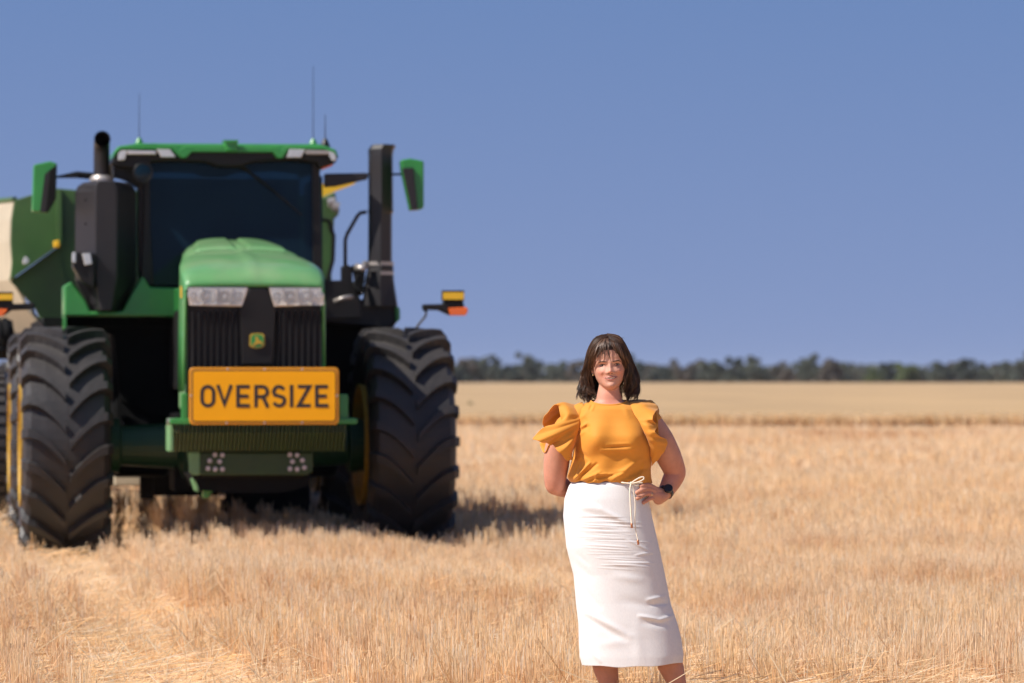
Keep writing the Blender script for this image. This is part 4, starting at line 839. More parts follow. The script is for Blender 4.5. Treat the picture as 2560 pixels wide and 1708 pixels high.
# facial parts
def fstrip(pts, wd, lift, m, name, par, n=14, taper=True):
    P = catmull([(x, z, 0) for x, z in pts], n); v = []; f = []
    for i, (x, z, _) in enumerate(P):
        t = i / (n - 1); w = wd * (math.sin(math.pi * (0.12 + .8 * t)) if taper else 1)
        for q in (-1, 0, 1): v.append(HP(x, face_y(x, z + q * w / 2) - lift * (1 if q == 0 else .35), z + q * w / 2))
    for i in range(n - 1):
        for q in (0, 1): a = i * 3 + q; f.append((a, a + 1, a + 4, a + 3))
    g = G(); g.add(v, f); o = g.build(name, m, par, smooth=True); return o
for sx in (-1, 1):
    e = G(); cy = face_y(sx * .031, .1065) + .0055; rings = []
    for k in range(9):
        t = math.pi * k / 8; rings.append([HP(sx * .031 + .0125 * math.cos(t), cy - .0075 * math.sin(t) * math.cos(q) , .1062 + .0040 * math.sin(t) * math.sin(q)) for q in [2 * math.pi * j / 12 for j in range(12)]])
    e.loft(rings); eye = e.build('eye', M['eyew'], wm, smooth=True)
    g = G(); c0 = (sx * .0305, cy - .0078, .1064); g.add([HP(c0[0] + .0048 * math.cos(q), c0[1] - .0004, c0[2] + .0040 * math.sin(q)) for q in [2 * math.pi * j / 14 for j in range(14)]], [tuple(range(14))]); g.build('iris', M['dark_eye'], eye)
    fstrip([(sx * .0175, .1055), (sx * .026, .1105), (sx * .036, .1108), (sx * .0465, .1065)], .0034, .0018, M['dark_eye'], 'eyelash', wm)
    fstrip([(sx * .020, .1035), (sx * .031, .1015), (sx * .043, .1040)], .0013, .0010, M['brow'], 'lower_lash', wm)
    fstrip([(sx * .0125, .1195), (sx * .024, .1222), (sx * .038, .1228), (sx * .050, .1180)], .0048, .0016, M['brow'], 'eyebrow', wm)
    g = G(); g.loft([[HP(sx * .0065 + r_ * math.cos(q), face_y(sx * .0065, .0695) - .001 + dz_, .0690 + r_ * .6 * math.sin(q)) for q in [2 * math.pi * j / 8 for j in range(8)]] for r_, dz_ in ((.0001, -.001), (.0030, 0), (.003, .004))]); g.build('nostril', M['brow'], wm)
fstrip([(-.0285, .0540), (-.013, .0535), (-.004, .0558), (0, .0548), (.004, .0558), (.013, .0535), (.0285, .0550)], .0055, .0022, M['lip'], 'upper_lip', wm, 20)
fstrip([(-.0270, .0520), (-.012, .0438), (0, .0420), (.012, .0438), (.0270, .0527)], .0070, .0026, M['lip'], 'lower_lip', wm, 20)
fstrip([(-.0295, .0545), (-.013, .0494), (0, .0480), (.013, .0494), (.0295, .0553)], .0046, .0008, M['dark_eye'], 'mouth_line', wm, 20)
fstrip([(-.0195, .0512), (-.009, .0492), (0, .0486), (.009, .0492), (.0195, .0515)], .0038, .0016, M['tooth'], 'teeth', wm, 16)
g = G(); c0 = HP(-.0735, -.002, .070); g.tube([c0 + Vector((0, 0, .004)), c0, c0 - Vector((0, 0, .006))], [.002, .003, .0025], 8); g.build('earring', M['gold'], wm)

# clothes ----------------------------------------------------------
def seg_disp(px, py, segs):
    d = 0.0
    for x0, y0, x1, y1, w, a in segs:
        vx, vy = x1 - x0, y1 - y0; L2 = vx * vx + vy * vy; t = max(0, min(1, ((px - x0) * vx + (py - y0) * vy) / L2)); dx, dy = px - x0 - t * vx, py - y0 - t * vy
        d += a * math.exp(-(dx * dx + dy * dy) / (w * w)) * (math.sin(math.pi * (0.1 + .8 * t)) ** .6)
    return d
def garment(name, rows, m, n=200, levels=120, front=None, segs=(), e=2.2, topz=None, botz=None, thick=.003, wob=None):
    rows = np.array(rows, dtype=float); pys = rows[:, 0]; L = np.linspace(pys[0], pys[-1], levels); v = []
    tab = [np.interp(L, pys, rows[:, k]) for k in range(1, 5)]
    # smooth the tables
    for q in range(4):
        for _ in range(6):
            tt = tab[q].copy(); tt[1:-1] = (tab[q][:-2] + 2 * tab[q][1:-1] + tab[q][2:]) / 4; tab[q] = tt
    for i, py in enumerate(L):
        l, r, f, b = (tab[q][i] for q in range(4)); x0 = (l + r) / 2; hwp = (r - l) / 2; u = i / (levels - 1)
        for k in range(n):
            t = 2 * math.pi * k / n; s, c = math.sin(t), math.cos(t); px = x0 + hwp * math.copysign(abs(s) ** (2 / e), s); pz = py
            dy = (-f if c > 0 else b) * abs(c) ** (2 / e)
            if topz: pz += topz(px, c) * max(0, 1 - u / .12) ** 1.5
            if botz: pz += botz(px, c) * max(0, 1 - (1 - u) / .15) ** 1.2
            if c > 0:
                if front: dy -= front(px, pz) * min(1, c * 2.5)
                dy -= seg_disp(px, pz, segs) * min(1, c * 4 + .15)
            if wob: dy -= wob(px, pz, t, u); 
            v.append(WP(px, pz, dy))
    f = [(i * n + k, i * n + (k + 1) % n, (i + 1) * n + (k + 1) % n, (i + 1) * n + k) for i in range(levels - 1) for k in range(n)]
    g = G(); g.add(v, f); o = g.build(name, m, wm, smooth=True)
    s = o.modifiers.new('t', 'SOLIDIFY'); s.thickness = thick; s.offset = -1; return o
shirt_rows = [(1002, 1476, 1568, .066, .062), (1006, 1466, 1580, .072, .070), (1012, 1456, 1597, .082, .078), (1022, 1446, 1610, .093, .085), (1040, 1440, 1618, .105, .092), (1065, 1440, 1626, .118, .098),
              (1090, 1438, 1632, .124, .10), (1114, 1436, 1636, .124, .10), (1140, 1432, 1632, .118, .10), (1172, 1424, 1627, .120, .105), (1192, 1418, 1628, .128, .115), (1200, 1421, 1630, .126, .115), (1206, 1426, 1631, .120, .11)]
def bust(px, py):
    return .038 * math.exp(-((px - 1492) / 36) ** 2 - ((py - 1098) / 36) ** 2) + .038 * math.exp(-((px - 1582) / 36) ** 2 - ((py - 1098) / 36) ** 2)
ssegs = [(1512, 1119, 1572, 1115, 3.5, -.006), (1505, 1126, 1590, 1124, 6, .006), (1520, 1112, 1575, 1110, 5, .003),
         (1434, 1199, 1474, 1158, 5, .011), (1440, 1201, 1492, 1160, 5, -.010), (1452, 1203, 1500, 1180, 5, .009), (1437, 1190, 1452, 1150, 5, -.008), (1470, 1203, 1520, 1186, 5, -.008), (1488, 1186, 1540, 1186, 5, .008),
         (1486, 1204, 1492, 1184, 4, .008), (1530, 1200, 1600, 1150, 9, .010), (1545, 1204, 1618, 1168, 9, -.010), (1500, 1196, 1560, 1180, 5, -.007), (1600, 1200, 1612, 1160, 6, .006), (1618, 1204, 1622, 1175, 5, -.006),
         (1448, 1070, 1468, 1058, 4, .008), (1452, 1078, 1472, 1066, 4, -.008), (1446, 1090, 1462, 1078, 5, .006), (1446, 1052, 1466, 1030, 6, .005), (1470, 1078, 1466, 1050, 5, -.004),
         (1444, 1130, 1456, 1150, 5, .007), (1452, 1128, 1470, 1146, 5, -.006), (1572, 1004, 1600, 1046, 2.5, -.006), (1480, 1012, 1474, 1024, 3, -.006), (1486, 1012, 1480, 1026, 3, .004), (1560, 1016, 1572, 1040, 8, .004)]
ssegs = [(a, b, c, d, e * (.72 if b > 1140 else .9), f * .95) for a, b, c, d, e, f in ssegs]
garment('shirt', shirt_rows, M['shirt'], 300, 220, bust, ssegs, e=2.3, topz=lambda px, c: (10.5 * max(0, c) ** 1.3 if c > 0 else 0),
        botz=lambda px, c: 2.0 * math.sin(px * .09) + 1.5 * math.sin(px * .21 + 1) + (2 if px > 1600 else 0), thick=.003, wob=lambda px, pz, t, u: .0035 * math.sin(px * .10 + pz * .05) * u)
g = G(); pts = []
for k in range(41):
    t = 2 * math.pi * k / 40; s, c = math.sin(t), math.cos(t); pts.append(WP(1522 + 45.5 * math.copysign(abs(s) ** .9, s), 1002 + (11 * max(0, c) ** 1.3), (-.068 if c > 0 else .063) * abs(c) ** .9))
g.tube(pts, .0042, 8, caps=False); g.build('neckband', M['shirt'], wm, smooth=True)
skirt_rows = [(1203, 1432, 1618, .112, .11), (1208, 1427, 1620, .116, .115), (1215, 1422, 1621, .122, .12), (1247, 1411, 1622, .135, .14), (1291, 1408, 1630, .145, .15), (1369, 1416, 1648, .15, .15), (1439, 1434, 1663, .145, .14), (1510, 1440, 1677, .145, .14),
              (1560, 1446, 1694, .15, .14), (1600, 1447, 1704, .15, .14), (1640, 1449, 1709, .155, .14), (1660, 1455, 1707, .155, .14)]
rr = random.Random(3); ksegs = []
for k in range(34):
    y = 1290 + k * 3.9 + rr.uniform(-2, 2); x0 = 1425 + rr.uniform(-12, 60) + k * 1.7; x1 = x0 + rr.uniform(70, 150); ksegs.append((x0, y, min(x1, 1635), y + rr.uniform(-1, 7), rr.uniform(1.3, 2.2), rr.choice([1, 1, -1]) * rr.uniform(.0006, .0018)))
ksegs += [(a, b, c, d, e, f * .6) for a, b, c, d, e, f in [(1440, 1266, 1500, 1272, 9, .007), (1500, 1272, 1570, 1308, 6, .009), (1470, 1282, 1560, 1318, 10, -.008), (1570, 1350, 1628, 1380, 3, .005), (1590, 1388, 1630, 1382, 3, .006),
          (1540, 1440, 1600, 1450, 10, .006), (1450, 1460, 1500, 1520, 7, -.006), (1462, 1530, 1575, 1590, 8, .010), (1470, 1545, 1560, 1600, 9, -.009), (1620, 1500, 1660, 1492, 5, .009), (1625, 1512, 1672, 1508, 5, -.008),
          (1600, 1540, 1650, 1550, 5, .010), (1650, 1550, 1686, 1538, 5, .010), (1610, 1556, 1670, 1562, 9, -.010), (1560, 1500, 1630, 1520, 12, -.006), (1500, 1610, 1580, 1600, 12, .006), (1590, 1580, 1600, 1650, 14, .006), (1456, 1600, 1462, 1640, 5, -.010),
          (1470, 1620, 1500, 1655, 4, .007), (1430, 1400, 1480, 1445, 8, -.005), (1520, 1400, 1620, 1425, 12, .005), (1445, 1385, 1470, 1410, 6, -.004)]]
def hem(px, c): return (8 * (1 - ((px - 1560) / 125) ** 2) if c > 0 else -4) + 1.2 * math.sin(px * .07)
garment('skirt', skirt_rows, M['skirt'], 240, 360, None, ksegs, e=2.25, botz=hem, thick=.003,
        topz=lambda px, c: (4.5 * max(0, 1 - abs(px - 1490) / 60) - 2.0 * max(0, 1 - abs(px - 1570) / 40)) if c > 0 else 0,
        wob=lambda px, pz, t, u: .0012 * u * math.sin(px * .035 + 1) + .0010 * math.sin(px * .021 + pz * .017))
# flap at the slit, lower left hem
# ruffles
def ruffle(name, cols, nu=90, nv=22, ripple=.006, kr=9, par=None, thick=.0025):
    cols = np.array([[tuple(WP(*p)) for p in c] for c in cols]); rows = [catmull(cols[:, j], nu) for j in range(cols.shape[1])]; rows = np.stack(rows, 1); v = []
    for i in range(nu):
        q = catmull(rows[i], nv)
        for j in range(nv):
            s = j / (nv - 1); p = q[j].copy(); p[1] += ripple * s * math.sin(kr * 2 * math.pi * i / nu + s * 2); p[2] += ripple * .5 * s * math.cos(kr * 2 * math.pi * i / nu * 1.3); v.append(tuple(p))
    f = [(i * nv + j, i * nv + j + 1, (i + 1) * nv + j + 1, (i + 1) * nv + j) for i in range(nu - 1) for j in range(nv - 1)]
    g = G(); g.add(v, f); o = g.build(name, M['shirt'], wm, smooth=True); s = o.modifiers.new('t', 'SOLIDIFY'); s.thickness = thick; s.offset = 0; return o
ruffle('sleeve_ruffle', [
 ((1448, 1036, .07), (1425, 1050, .11), (1372, 1075, .13)), ((1450, 1022, .05), (1420, 1020, .10), (1360, 1070, .09)), ((1452, 1018, .03), (1414, 1013, .05), (1357, 1052, .04)),
 ((1452, 1020, .01), (1412, 1009, .01), (1368, 1032, -.01)), ((1452, 1026, -.02), (1414, 1008, -.03), (1391, 1011, -.05)), ((1451, 1034, -.04), (1420, 1022, -.07), (1398, 1026, -.06)), ((1451, 1040, -.05), (1420, 1040, -.09), (1401, 1058, -.07)),
 ((1451, 1046, -.06), (1406, 1058, -.11), (1366, 1066, -.11)), ((1450, 1052, -.065), (1394, 1072, -.13), (1332, 1096, -.12)), ((1449, 1058, -.07), (1400, 1082, -.14), (1352, 1104, -.15)), ((1448, 1066, -.075), (1412, 1090, -.12), (1372, 1111, -.10)),
 ((1446, 1076, -.075), (1420, 1098, -.12), (1384, 1115, -.13)), ((1443, 1088, -.075), (1424, 1112, -.13), (1402, 1136, -.14)), ((1440, 1102, -.07), (1428, 1126, -.11), (1421, 1152, -.11)), ((1436, 1116, -.05), (1430, 1134, -.07), (1431, 1148, -.06))])
ruffle('sleeve_ruffle', [((1440, 1050, .06), (1400, 1080, .08), (1362, 1096, .07)), ((1436, 1060, .05), (1392, 1088, .06), (1350, 1108, .05)), ((1432, 1072, .04), (1392, 1100, .05), (1354, 1122, .02)), ((1430, 1080, .03), (1394, 1108, .02), (1363, 1132, -.02)), ((1430, 1088, .0), (1400, 1104, -.03), (1370, 1112, -.05))], 50, 14, kr=2)
# cap sleeve under the ruffles
def capsleeve(pts, rads):
    g = G(); P = [Vector(p) for p in catmull([tuple(WP(*p)) for p in pts], 14)]; g.tube(P, list(np.interp(np.linspace(0, 1, 14), np.linspace(0, 1, len(rads)), rads)), 36, caps=False)
    o = g.build('sleeve', M['shirt'], wm, smooth=True); o.modifiers.new('t', 'SOLIDIFY').thickness = .003
capsleeve([(1470, 1030, 0), (1448, 1044, 0), (1428, 1068, 0), (1418, 1085, 0)], [.05, .058, .068, .070])
capsleeve([(1588, 1026, 0), (1606, 1038, 0), (1618, 1052, 0), (1624, 1062, 0)], [.046, .054, .060, .061])
ruffle('sleeve_ruffle', [
 ((1570, 1002, .03), (1592, 1000, .03), (1613, 1001, .04)), ((1574, 1008, -.03), (1600, 1006, -.03), (1630, 1003, .01)), ((1579, 1020, -.07), (1612, 1014, -.07), (1646, 1021, -.02)), ((1586, 1036, -.10), (1615, 1030, -.10), (1636, 1034, -.11)),
 ((1594, 1048, -.115), (1616, 1048, -.13), (1632, 1050, -.14)), ((1601, 1060, -.125), (1620, 1062, -.14), (1644, 1064, -.10)), ((1608, 1076, -.13), (1625, 1080, -.15), (1638, 1082, -.15)), ((1616, 1092, -.125), (1634, 1096, -.14), (1667, 1101, -.08)),
 ((1622, 1108, -.11), (1640, 1114, -.12), (1664, 1122, -.08)), ((1626, 1124, -.09), (1638, 1134, -.09), (1648, 1146, -.06)), ((1626, 1140, -.06), (1630, 1152, -.06), (1629, 1164, -.03))], 80, 18, ripple=.004)
ruffle('sleeve_ruffle', [((1612, 1004, .05), (1622, 1003, .06), (1632, 1003, .06)), ((1618, 1020, .0), (1634, 1016, .0), (1647, 1024, .02)), ((1622, 1045, -.03), (1640, 1045, -.05), (1645, 1058, -.06)), ((1628, 1075, -.05), (1640, 1080, -.08), (1648, 1092, -.09)), ((1630, 1100, -.05), (1646, 1110, -.07), (1660, 1118, -.07))], 50, 14, ripple=.003)
# drawstring
def cordtube(name, pts, r, m='cord', n=40, par=None):
    g = G(); P = [Vector(p) for p in catmull([tuple(WP(*p)) for p in pts], n)]; g.tube(P, r, 8); return g.build(name, M[m], par or wm, smooth=True)
cd = cordtube('drawstring', [(1548, 1206, -.100), (1553, 1206, -.118), (1558, 1207, -.128), (1566, 1208, -.131), (1580, 1209, -.134), (1592, 1208, -.130), (1606, 1207, -.118)], .0032)
cordtube('cord_bow', [(1578, 1208, -.137), (1586, 1202, -.142), (1600, 1194, -.146), (1609, 1193, -.146), (1608, 1199, -.146), (1596, 1205, -.145), (1580, 1209, -.142)], .0030, par=cd)
cordtube('cord_bow', [(1580, 1207, -.137), (1588, 1213, -.140), (1596, 1214, -.138), (1594, 1210, -.136), (1582, 1207, -.138)], .0030, par=cd)
cordtube('cord_tail', [(1578, 1208, -.138), (1575, 1225, -.148), (1576, 1260, -.152), (1579, 1310, -.160)], .0034, par=cd)
cordtube('cord_tail', [(1580, 1208, -.137), (1584, 1230, -.142), (1588, 1260, -.146), (1587, 1300, -.150), (1590, 1330, -.154), (1595, 1351, -.158)], .0023, par=cd)
cordtube('cord_tip', [(1579, 1309, -.161), (1579.5, 1320, -.161)], .0048, 'copper', 4, par=cd); cordtube('cord_tip', [(1594.5, 1350, -.159), (1596, 1362, -.159)], .0048, 'copper', 4, par=cd)
g = G(); kc = WP(1579, 1208, -.140); g.tube([kc + Vector((-.006, 0, .002)), kc, kc + Vector((.006, 0, -.002))], [.004, .0065, .004], 10); g.build('cord_knot', M['cord'], cd, smooth=True)
# watch and ring
wc = WP(1664, 1231, .022); ax = (WP(1657, 1240, .008) - WP(1678, 1205, .055)).normalized(); s1_ = ax.cross(Vector((0, 1, 0))).normalized(); s2_ = ax.cross(s1_).normalized()
if s2_.y > 0: s2_ = -s2_
g = G()
rings = [[wc + ax * h + (s1_ * math.cos(t) * .034 + s2_ * math.sin(t) * .034) * k for t in [2 * math.pi * q / 32 for q in range(32)]] for h, k in ((-.009, .97), (-.009, 1.04), (.009, 1.0), (.009, .93))]
g.loft(rings, False); wt = g.build('watch_strap', M['watch'], wm, smooth=True)
fd = (s2_ * .85 - s1_ * .0 + Vector((-.25, -.2, .3))).normalized(); fc = wc + s2_ * .034 ; u1 = fd.cross(Vector((0, 0, 1))).normalized(); u2 = fd.cross(u1)
g = G(); g.loft([[fc + fd * h + (u1 * math.cos(t) + u2 * math.sin(t)) * r_ for t in [2 * math.pi * q / 24 for q in range(24)]] for h, r_ in ((-.006, .019), (.004, .0205), (.008, .0195), (.009, .017))]); g.build('watch_face', M['watch'], wt)
rc = WP(1625, 1235.5, -.058); rd = (WP(1618, 1234, -.072) - WP(1637, 1238, -.038)).normalized(); a1 = rd.cross(Vector((0, 0, 1))).normalized(); a2 = rd.cross(a1)
g = G(); pts = [rc + (a1 * math.cos(t) + a2 * math.sin(t)) * .0122 for t in [2 * math.pi * q / 20 for q in range(21)]]; g.tube(pts, .0018, 6, caps=False); rg_ = g.build('ring', M['gold'], wm, smooth=True)
# hair -------------------------------------------------------------
GUI = {
 'L0': [(1521,846,-.055),(1509,856,-.074),(1496,868,-.078),(1486,884,-.066),(1480,903,-.038),(1472,924,.0),(1470,948,.005),(1480,985,-.005)],
 'L1': [(1519,845,-.055),(1500,856,-.066),(1483,876,-.058),(1474,902,-.030),(1466,925,-.004),(1463,950,.0),(1471,980,-.002),(1484,1001,-.020)],
 'L2': [(1523,841,-.030),(1491,850,-.045),(1474,873,-.040),(1467,904,-.022),(1460,934,-.002),(1454,960,.0),(1453,984,-.008),(1463,1000,-.015)],
 'L3': [(1525,838.5,.020),(1490,846,.030),(1471,871,.040),(1463,905,.050),(1456,935,.052),(1451,962,.05),(1456,988,.04),(1470,1003,.03)],
 'L4': [(1524,841,.070),(1495,854,.095),(1478,885,.11),(1472,920,.11),(1468,950,.10),(1470,980,.09),(1480,1001,.08)],
 'B':  [(1520,844,.085),(1519,862,.115),(1520,895,.130),(1520,925,.125),(1520,955,.105),(1520,980,.095),(1520,998,.090)],
 'R4': [(1518,841,.070),(1542,852,.095),(1560,885,.11),(1568,920,.11),(1573,950,.10),(1569,980,.09),(1560,999,.08)],
 'R3': [(1517,838.5,.020),(1548,845,.030),(1566,870,.040),(1577,900,.050),(1588,930,.052),(1594,955,.05),(1589,980,.04),(1577,996,.03)],
 'R2': [(1519,840,-.030),(1548,849,-.045),(1563,872,-.040),(1572,900,-.020),(1582,930,.0),(1590,955,.0),(1590,975,-.005),(1579,994,-.012)],
 'R1': [(1522,845,-.055),(1538,856,-.076),(1553,876,-.076),(1564,900,-.055),(1570,926,-.035),(1572,952,-.02),(1566,978,-.012),(1566,998,-.020)],
 'R0': [(1522,848,-.060),(1535,857,-.078),(1549,871,-.080),(1560,891,-.068),(1565,910,-.050),(1565,932,-.035),(1560,955,-.03),(1558,988,-.02)]}
for k_, g_ in GUI.items():
    if k_ in ('L2', 'L3', 'R2', 'R3'): GUI[k_] = [(1521 + (a - 1521) * (.90 if a < 1521 else .935), b, c) for a, b, c in g_]
order = ['L0', 'L1', 'L2', 'L3', 'L4', 'B', 'R4', 'R3', 'R2', 'R1', 'R0']; NS = 22
GS = np.stack([catmull([tuple(WP(*p)) for p in GUI[k]], NS) for k in order])          # 11 x NS x 3
def gsurf(u):  # u in 0..10
    i = np.minimum(np.floor(u).astype(int), 9); t = (u - i)[:, None, None]; p0 = GS[np.maximum(i - 1, 0)]; p1 = GS[i]; p2 = GS[i + 1]; p3 = GS[np.minimum(i + 2, 10)]
    return .5 * (2 * p1 + (p2 - p0) * t + (2 * p0 - 5 * p1 + 4 * p2 - p3) * t ** 2 + (3 * p1 - p0 - 3 * p2 + p3) * t ** 3)
hcen = np.array(HP(0, .01, .09))
uu = np.linspace(0, 10, 60); sheet = gsurf(uu); sheet = sheet + (hcen - sheet) * .075; nsh = sheet.shape[0]
sv_ = sheet.reshape(-1, 3); ii = np.arange(nsh * NS).reshape(nsh, NS); sf_ = np.stack([ii[:-1, :-1].ravel(), ii[:-1, 1:].ravel(), ii[1:, 1:].ravel(), ii[1:, :-1].ravel()], 1)
HB = np.array([0.050, 0.024, 0.0130])
def strands(P, w, col):
    """P (n,m,3) centre lines, w (n,) radii, col (n,3)"""
    n, m, _ = P.shape; d = np.gradient(P, axis=1); d /= np.linalg.norm(d, axis=2, keepdims=True) + 1e-9; ref = np.array([0.3, 1, 0.2]); a = np.cross(d, ref); a /= np.linalg.norm(a, axis=2, keepdims=True) + 1e-9; b = np.cross(d, a)
    tp = np.linspace(0, 1, m); wt_ = (0.6 + .4 * np.sin(np.pi * np.clip(tp * 1.1, 0, 1))) * np.clip((1.03 - tp) / .25, .12, 1); r_ = w[:, None, None] * wt_[None, :, None]
    V = np.stack([P + (a * math.cos(t) + b * math.sin(t)) * r_ for t in (0, 2.094, 4.189)], 2).reshape(n * m * 3, 3)
    o = np.arange(n * m).reshape(n, m) * 3; Fs = [np.stack([o[:, :-1].ravel() + k, o[:, :-1].ravel() + (k + 1) % 3, o[:, 1:].ravel() + (k + 1) % 3, o[:, 1:].ravel() + k], 1) for k in range(3)]
    return V, np.concatenate(Fs), np.repeat(col, m * 3, axis=0)
sheet = sheet[:, :NS - 6]; ii = ii[:, :NS - 6]; sf_ = np.stack([ii[:-1, :-1].ravel(), ii[:-1, 1:].ravel(), ii[1:, 1:].ravel(), ii[1:, :-1].ravel()], 1)
hparts = [(sv_, sf_, np.tile(HB * .7, (len(sv_), 1)))]
NL, NP = 130, 30          # locks, strands per lock
ul = np.sort(rng.uniform(0, 10, NL)); n = NL * NP; u = np.clip(np.repeat(ul, NP) + rng.normal(0, .05, n), 0, 10); P = gsurf(u); li = np.repeat(np.arange(NL), NP)
out = (P - hcen); out /= np.linalg.norm(out, axis=2, keepdims=True); t1 = np.linspace(0, 1, NS)[None, :]; lw = np.clip((t1 - .28) / .72, 0, 1)
lo = rng.uniform(-.004, .009, NL)[li][:, None]; P = P + out * (lo * (.6 + t1) + rng.normal(0, .0013, (n, 1)))[..., None]
amp = rng.uniform(.005, .0125, NL)[li][:, None]; fr = rng.uniform(11, 17, NL)[li][:, None]; ph = rng.uniform(0, 6.28, NL)[li][:, None]; ph2 = rng.uniform(0, 6.28, NL)[li][:, None]
spread = rng.normal(0, .0034, (n, 3)); P = P + spread[:, None, :] * (lw * (1.15 - .85 * lw ** 2))[..., None] * 1.5
P[:, :, 0] += amp * lw ** .8 * np.sin(fr * t1 + ph); P[:, :, 1] += amp * lw ** .8 * np.cos(fr * t1 + ph2)
ln = rng.uniform(-.012, .042, NL)[li][:, None]; P[:, :, 2] += ln * lw ** 2; P[:, :, 0] += (rng.normal(0, .011, NL)[li][:, None]) * lw ** 2
P += rng.normal(0, .0012, (n, 1, 3)) * t1[..., None]
lc = rng.uniform(.55, 1.9, NL)[li][:, None]; one = rng.uniform(.7, 1.35, n)[:, None]; hc_ = HB * lc * one
hparts.append(strands(P, rng.uniform(.0007, .0014, n), hc_))
# fringe
def wisps(k, xr, y0, y1r, spread):
    out = []
    for _ in range(k):
        x = rng.uniform(*xr); x2 = 1521 + (x - 1521) * spread * 1.35 + rng.normal(0, 5); ye = rng.uniform(*y1r); pts = [(1521 + (x - 1521) * .35, y0, -.06), (1521 + (x - 1521) * .8, y0 + 9, -.087), (x, y0 + 17, -.097), ((x + x2) / 2, (y0 + 17 + ye) / 2, -.100), (x2, ye, -.101)]
        out.append(catmull([tuple(WP(*p)) for p in pts], 12))
    return np.stack(out)
capr = []
for k in range(15):     # dark scalp under the hair
    t = math.pi * .5 * k / 14; capr.append([HP(.079 * math.cos(t) * math.sin(q) - .001, .010 - .100 * math.cos(t) * math.cos(q), .154 + .074 * math.sin(t) + .018 * (math.cos(q) > 0) * math.cos(q) * math.cos(t)) for q in [2 * math.pi * j / 40 for j in range(40)]])
cg = G(); cg.loft(capr[:-1], True); cgf = [f for f in cg.f if len(f) == 4]; hparts.append((np.array(cg.v), np.array(cgf), np.tile(HB * .8, (len(cg.v), 1))))
nb_ = 760; PB = []; PC = []      # front locks falling away from the parting towards both temples
cl = np.linspace(-1, 1, 21) + rng.normal(0, .02, 21); cz = rng.normal(0, 2.4, 21); cw = rng.uniform(.6, 1.9, 21)
for _ in range(nb_):
    k_ = rng.integers(0, 21); t_ = float(cl[k_] + rng.normal(0, .022)); o_ = abs(cz[k_]) * .0012 + rng.uniform(0, .002); q_ = t_ * t_; e_ = rng.normal(0, .5)
    pts = [(1521 + 5 * t_, 840, -.010), (1521 + 14 * t_, 843.5 + 3 * q_, -.050 - o_), (1521 + 24 * t_ + e_, 852 + 7 * q_, -.078 - o_), (1521 + 31 * t_ + e_, 861 + 14 * q_, -.090 - o_)]
    if abs(t_) < .34: pts.append((1521 + 35 * t_ + e_ * 2, 866 + cz[k_] + rng.normal(0, 1.5), -.094 - o_))
    else: pts += [(1521 + 37 * t_ + e_, 873 + 20 * q_, -.086 - o_), (1521 + 41 * t_ + e_, 888 + 20 * q_ + cz[k_], -.068), (1521 + 43.5 * t_, 912 + 12 * q_ + cz[k_], -.040)]
    PB.append(catmull([tuple(WP(*p)) for p in pts], 14)); PC.append(cw[k_])
hparts.append(strands(np.stack(PB), rng.uniform(.0008, .0014, nb_), HB * (np.array(PC) * rng.uniform(.75, 1.3, nb_))[:, None]))
for (xa, ya, xb, yb, xc_, yc_) in ((1508, 864, 1501, 880, 1496, 904), (1511, 863, 1507, 882, 1505, 901), (1514, 863, 1512, 880, 1509, 897), (1520, 864, 1522, 884, 1527, 905), (1522, 864, 1521, 878, 1524, 893), (1532, 864, 1537, 876, 1543, 890), (1503, 866, 1498, 880, 1490, 896)):
    Pw = np.stack([catmull([tuple(WP(1521 + (xa - 1521) * .4 + q, 850, -.075)), tuple(WP(xa + q, ya, -.099)), tuple(WP(xb + q, yb, -.102)), tuple(WP(xc_ + q * 1.6, yc_ + q * 2, -.101))], 12) for q in rng.normal(0, .8, 7)])
    hparts.append(strands(Pw, rng.uniform(.0005, .0009, 7), np.tile(HB * 1.2, (7, 1))))
fl = []      # small tousled curls round the crown
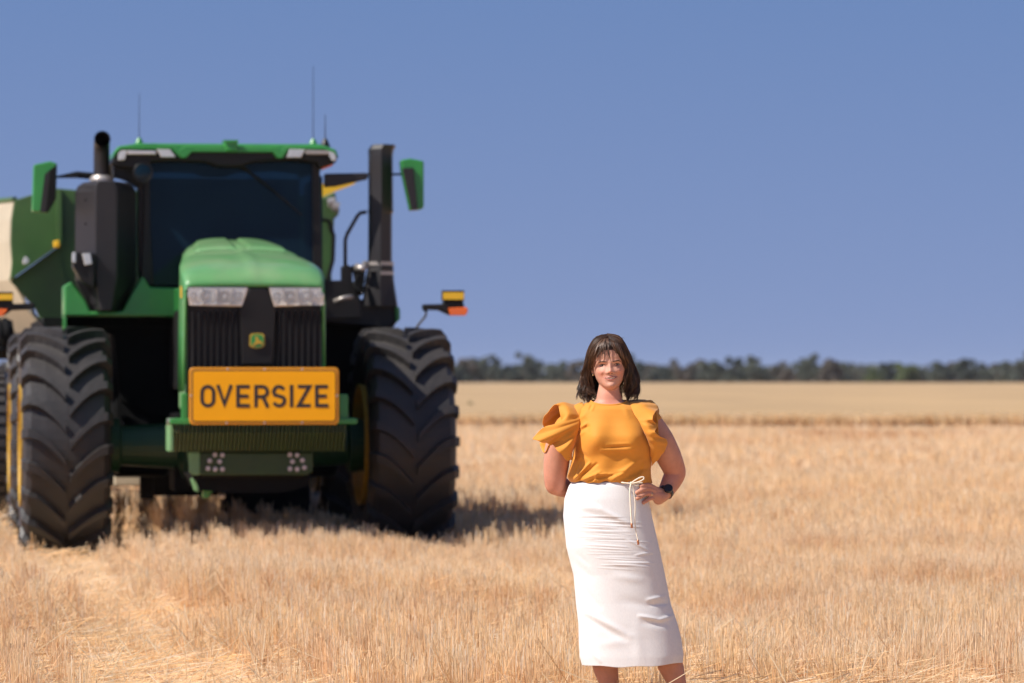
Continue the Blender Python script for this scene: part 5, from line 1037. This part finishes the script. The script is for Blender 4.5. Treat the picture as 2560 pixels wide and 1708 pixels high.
for _ in range(60):
    sd = rng.choice([-1, 1]); a = rng.uniform(.35, 1.15); x = 1521 + sd * 43 * math.sin(a); y = 884 - 46 * math.cos(a); r_ = rng.uniform(2, 5); p0 = rng.uniform(0, 6.28)
    fl.append(catmull([tuple(WP(x + r_ * math.cos(p0 + k * .9) + sd * k * .5, y + r_ * .8 * math.sin(p0 + k * .9) + k * .5, .01 + .01 * math.sin(k))) for k in range(6)], 12))
hparts.append(strands(np.stack(fl), rng.uniform(.0006, .0012, 60), np.tile(HB * .8, (60, 1))))
# stray hairs
fl = []
for _ in range(70):
    x = rng.uniform(1486, 1558); t = (x - 1521) / 50; y = 839 + 26 * t * t; fl.append(catmull([tuple(WP(x, y + 4, rng.uniform(-.02, .06))), tuple(WP(x + t * 6 + rng.normal(0, 2), y - 2, .02)), tuple(WP(x + t * 10 + rng.normal(0, 4), y - rng.uniform(0, 7), .02))], 7))
hparts.append(strands(np.stack(fl), rng.uniform(.0004, .0008, 70), np.tile(HB, (70, 1))))
fl = []
for _ in range(70):
    s = rng.choice([-1, 1]); y = rng.uniform(925, 985); xo = (1466 if s < 0 else 1580) + s * (y - 925) * .12; fl.append(catmull([tuple(WP(xo - s * 6, y - 25, .02)), tuple(WP(xo + s * rng.uniform(-2, 4), y, .0)), tuple(WP(xo + s * rng.uniform(-4, 8), y + rng.uniform(10, 22), .0))], 7))
hparts.append(strands(np.stack(fl), rng.uniform(.0004, .0008, 70), np.tile(HB * 1.4, (70, 1))))
mm = merge(hparts); npmesh('hair', mm[0], mm[1], M['hair'], wm, smooth=True, col=mm[2])
# ------------------------------------------------------------------ air between here and the trees
hz_ = G(); hz_.box(-2700, 2700, -90, 3300, -1.2, 16)
hm = bpy.data.materials.new('air_haze'); hm.use_nodes = True; hn = hm.node_tree; hn.nodes.clear()
ho = hn.nodes.new('ShaderNodeOutputMaterial'); hv = hn.nodes.new('ShaderNodeVolumePrincipled'); hv.inputs['Density'].default_value = 0.00005; hv.inputs['Color'].default_value = (0.88, 0.92, 1.0, 1)
hv.inputs['Anisotropy'].default_value = 0.0; hn.links.new(hv.outputs[0], ho.inputs['Volume'])
tag(hz_.build('haze', hm), kind='stuff')
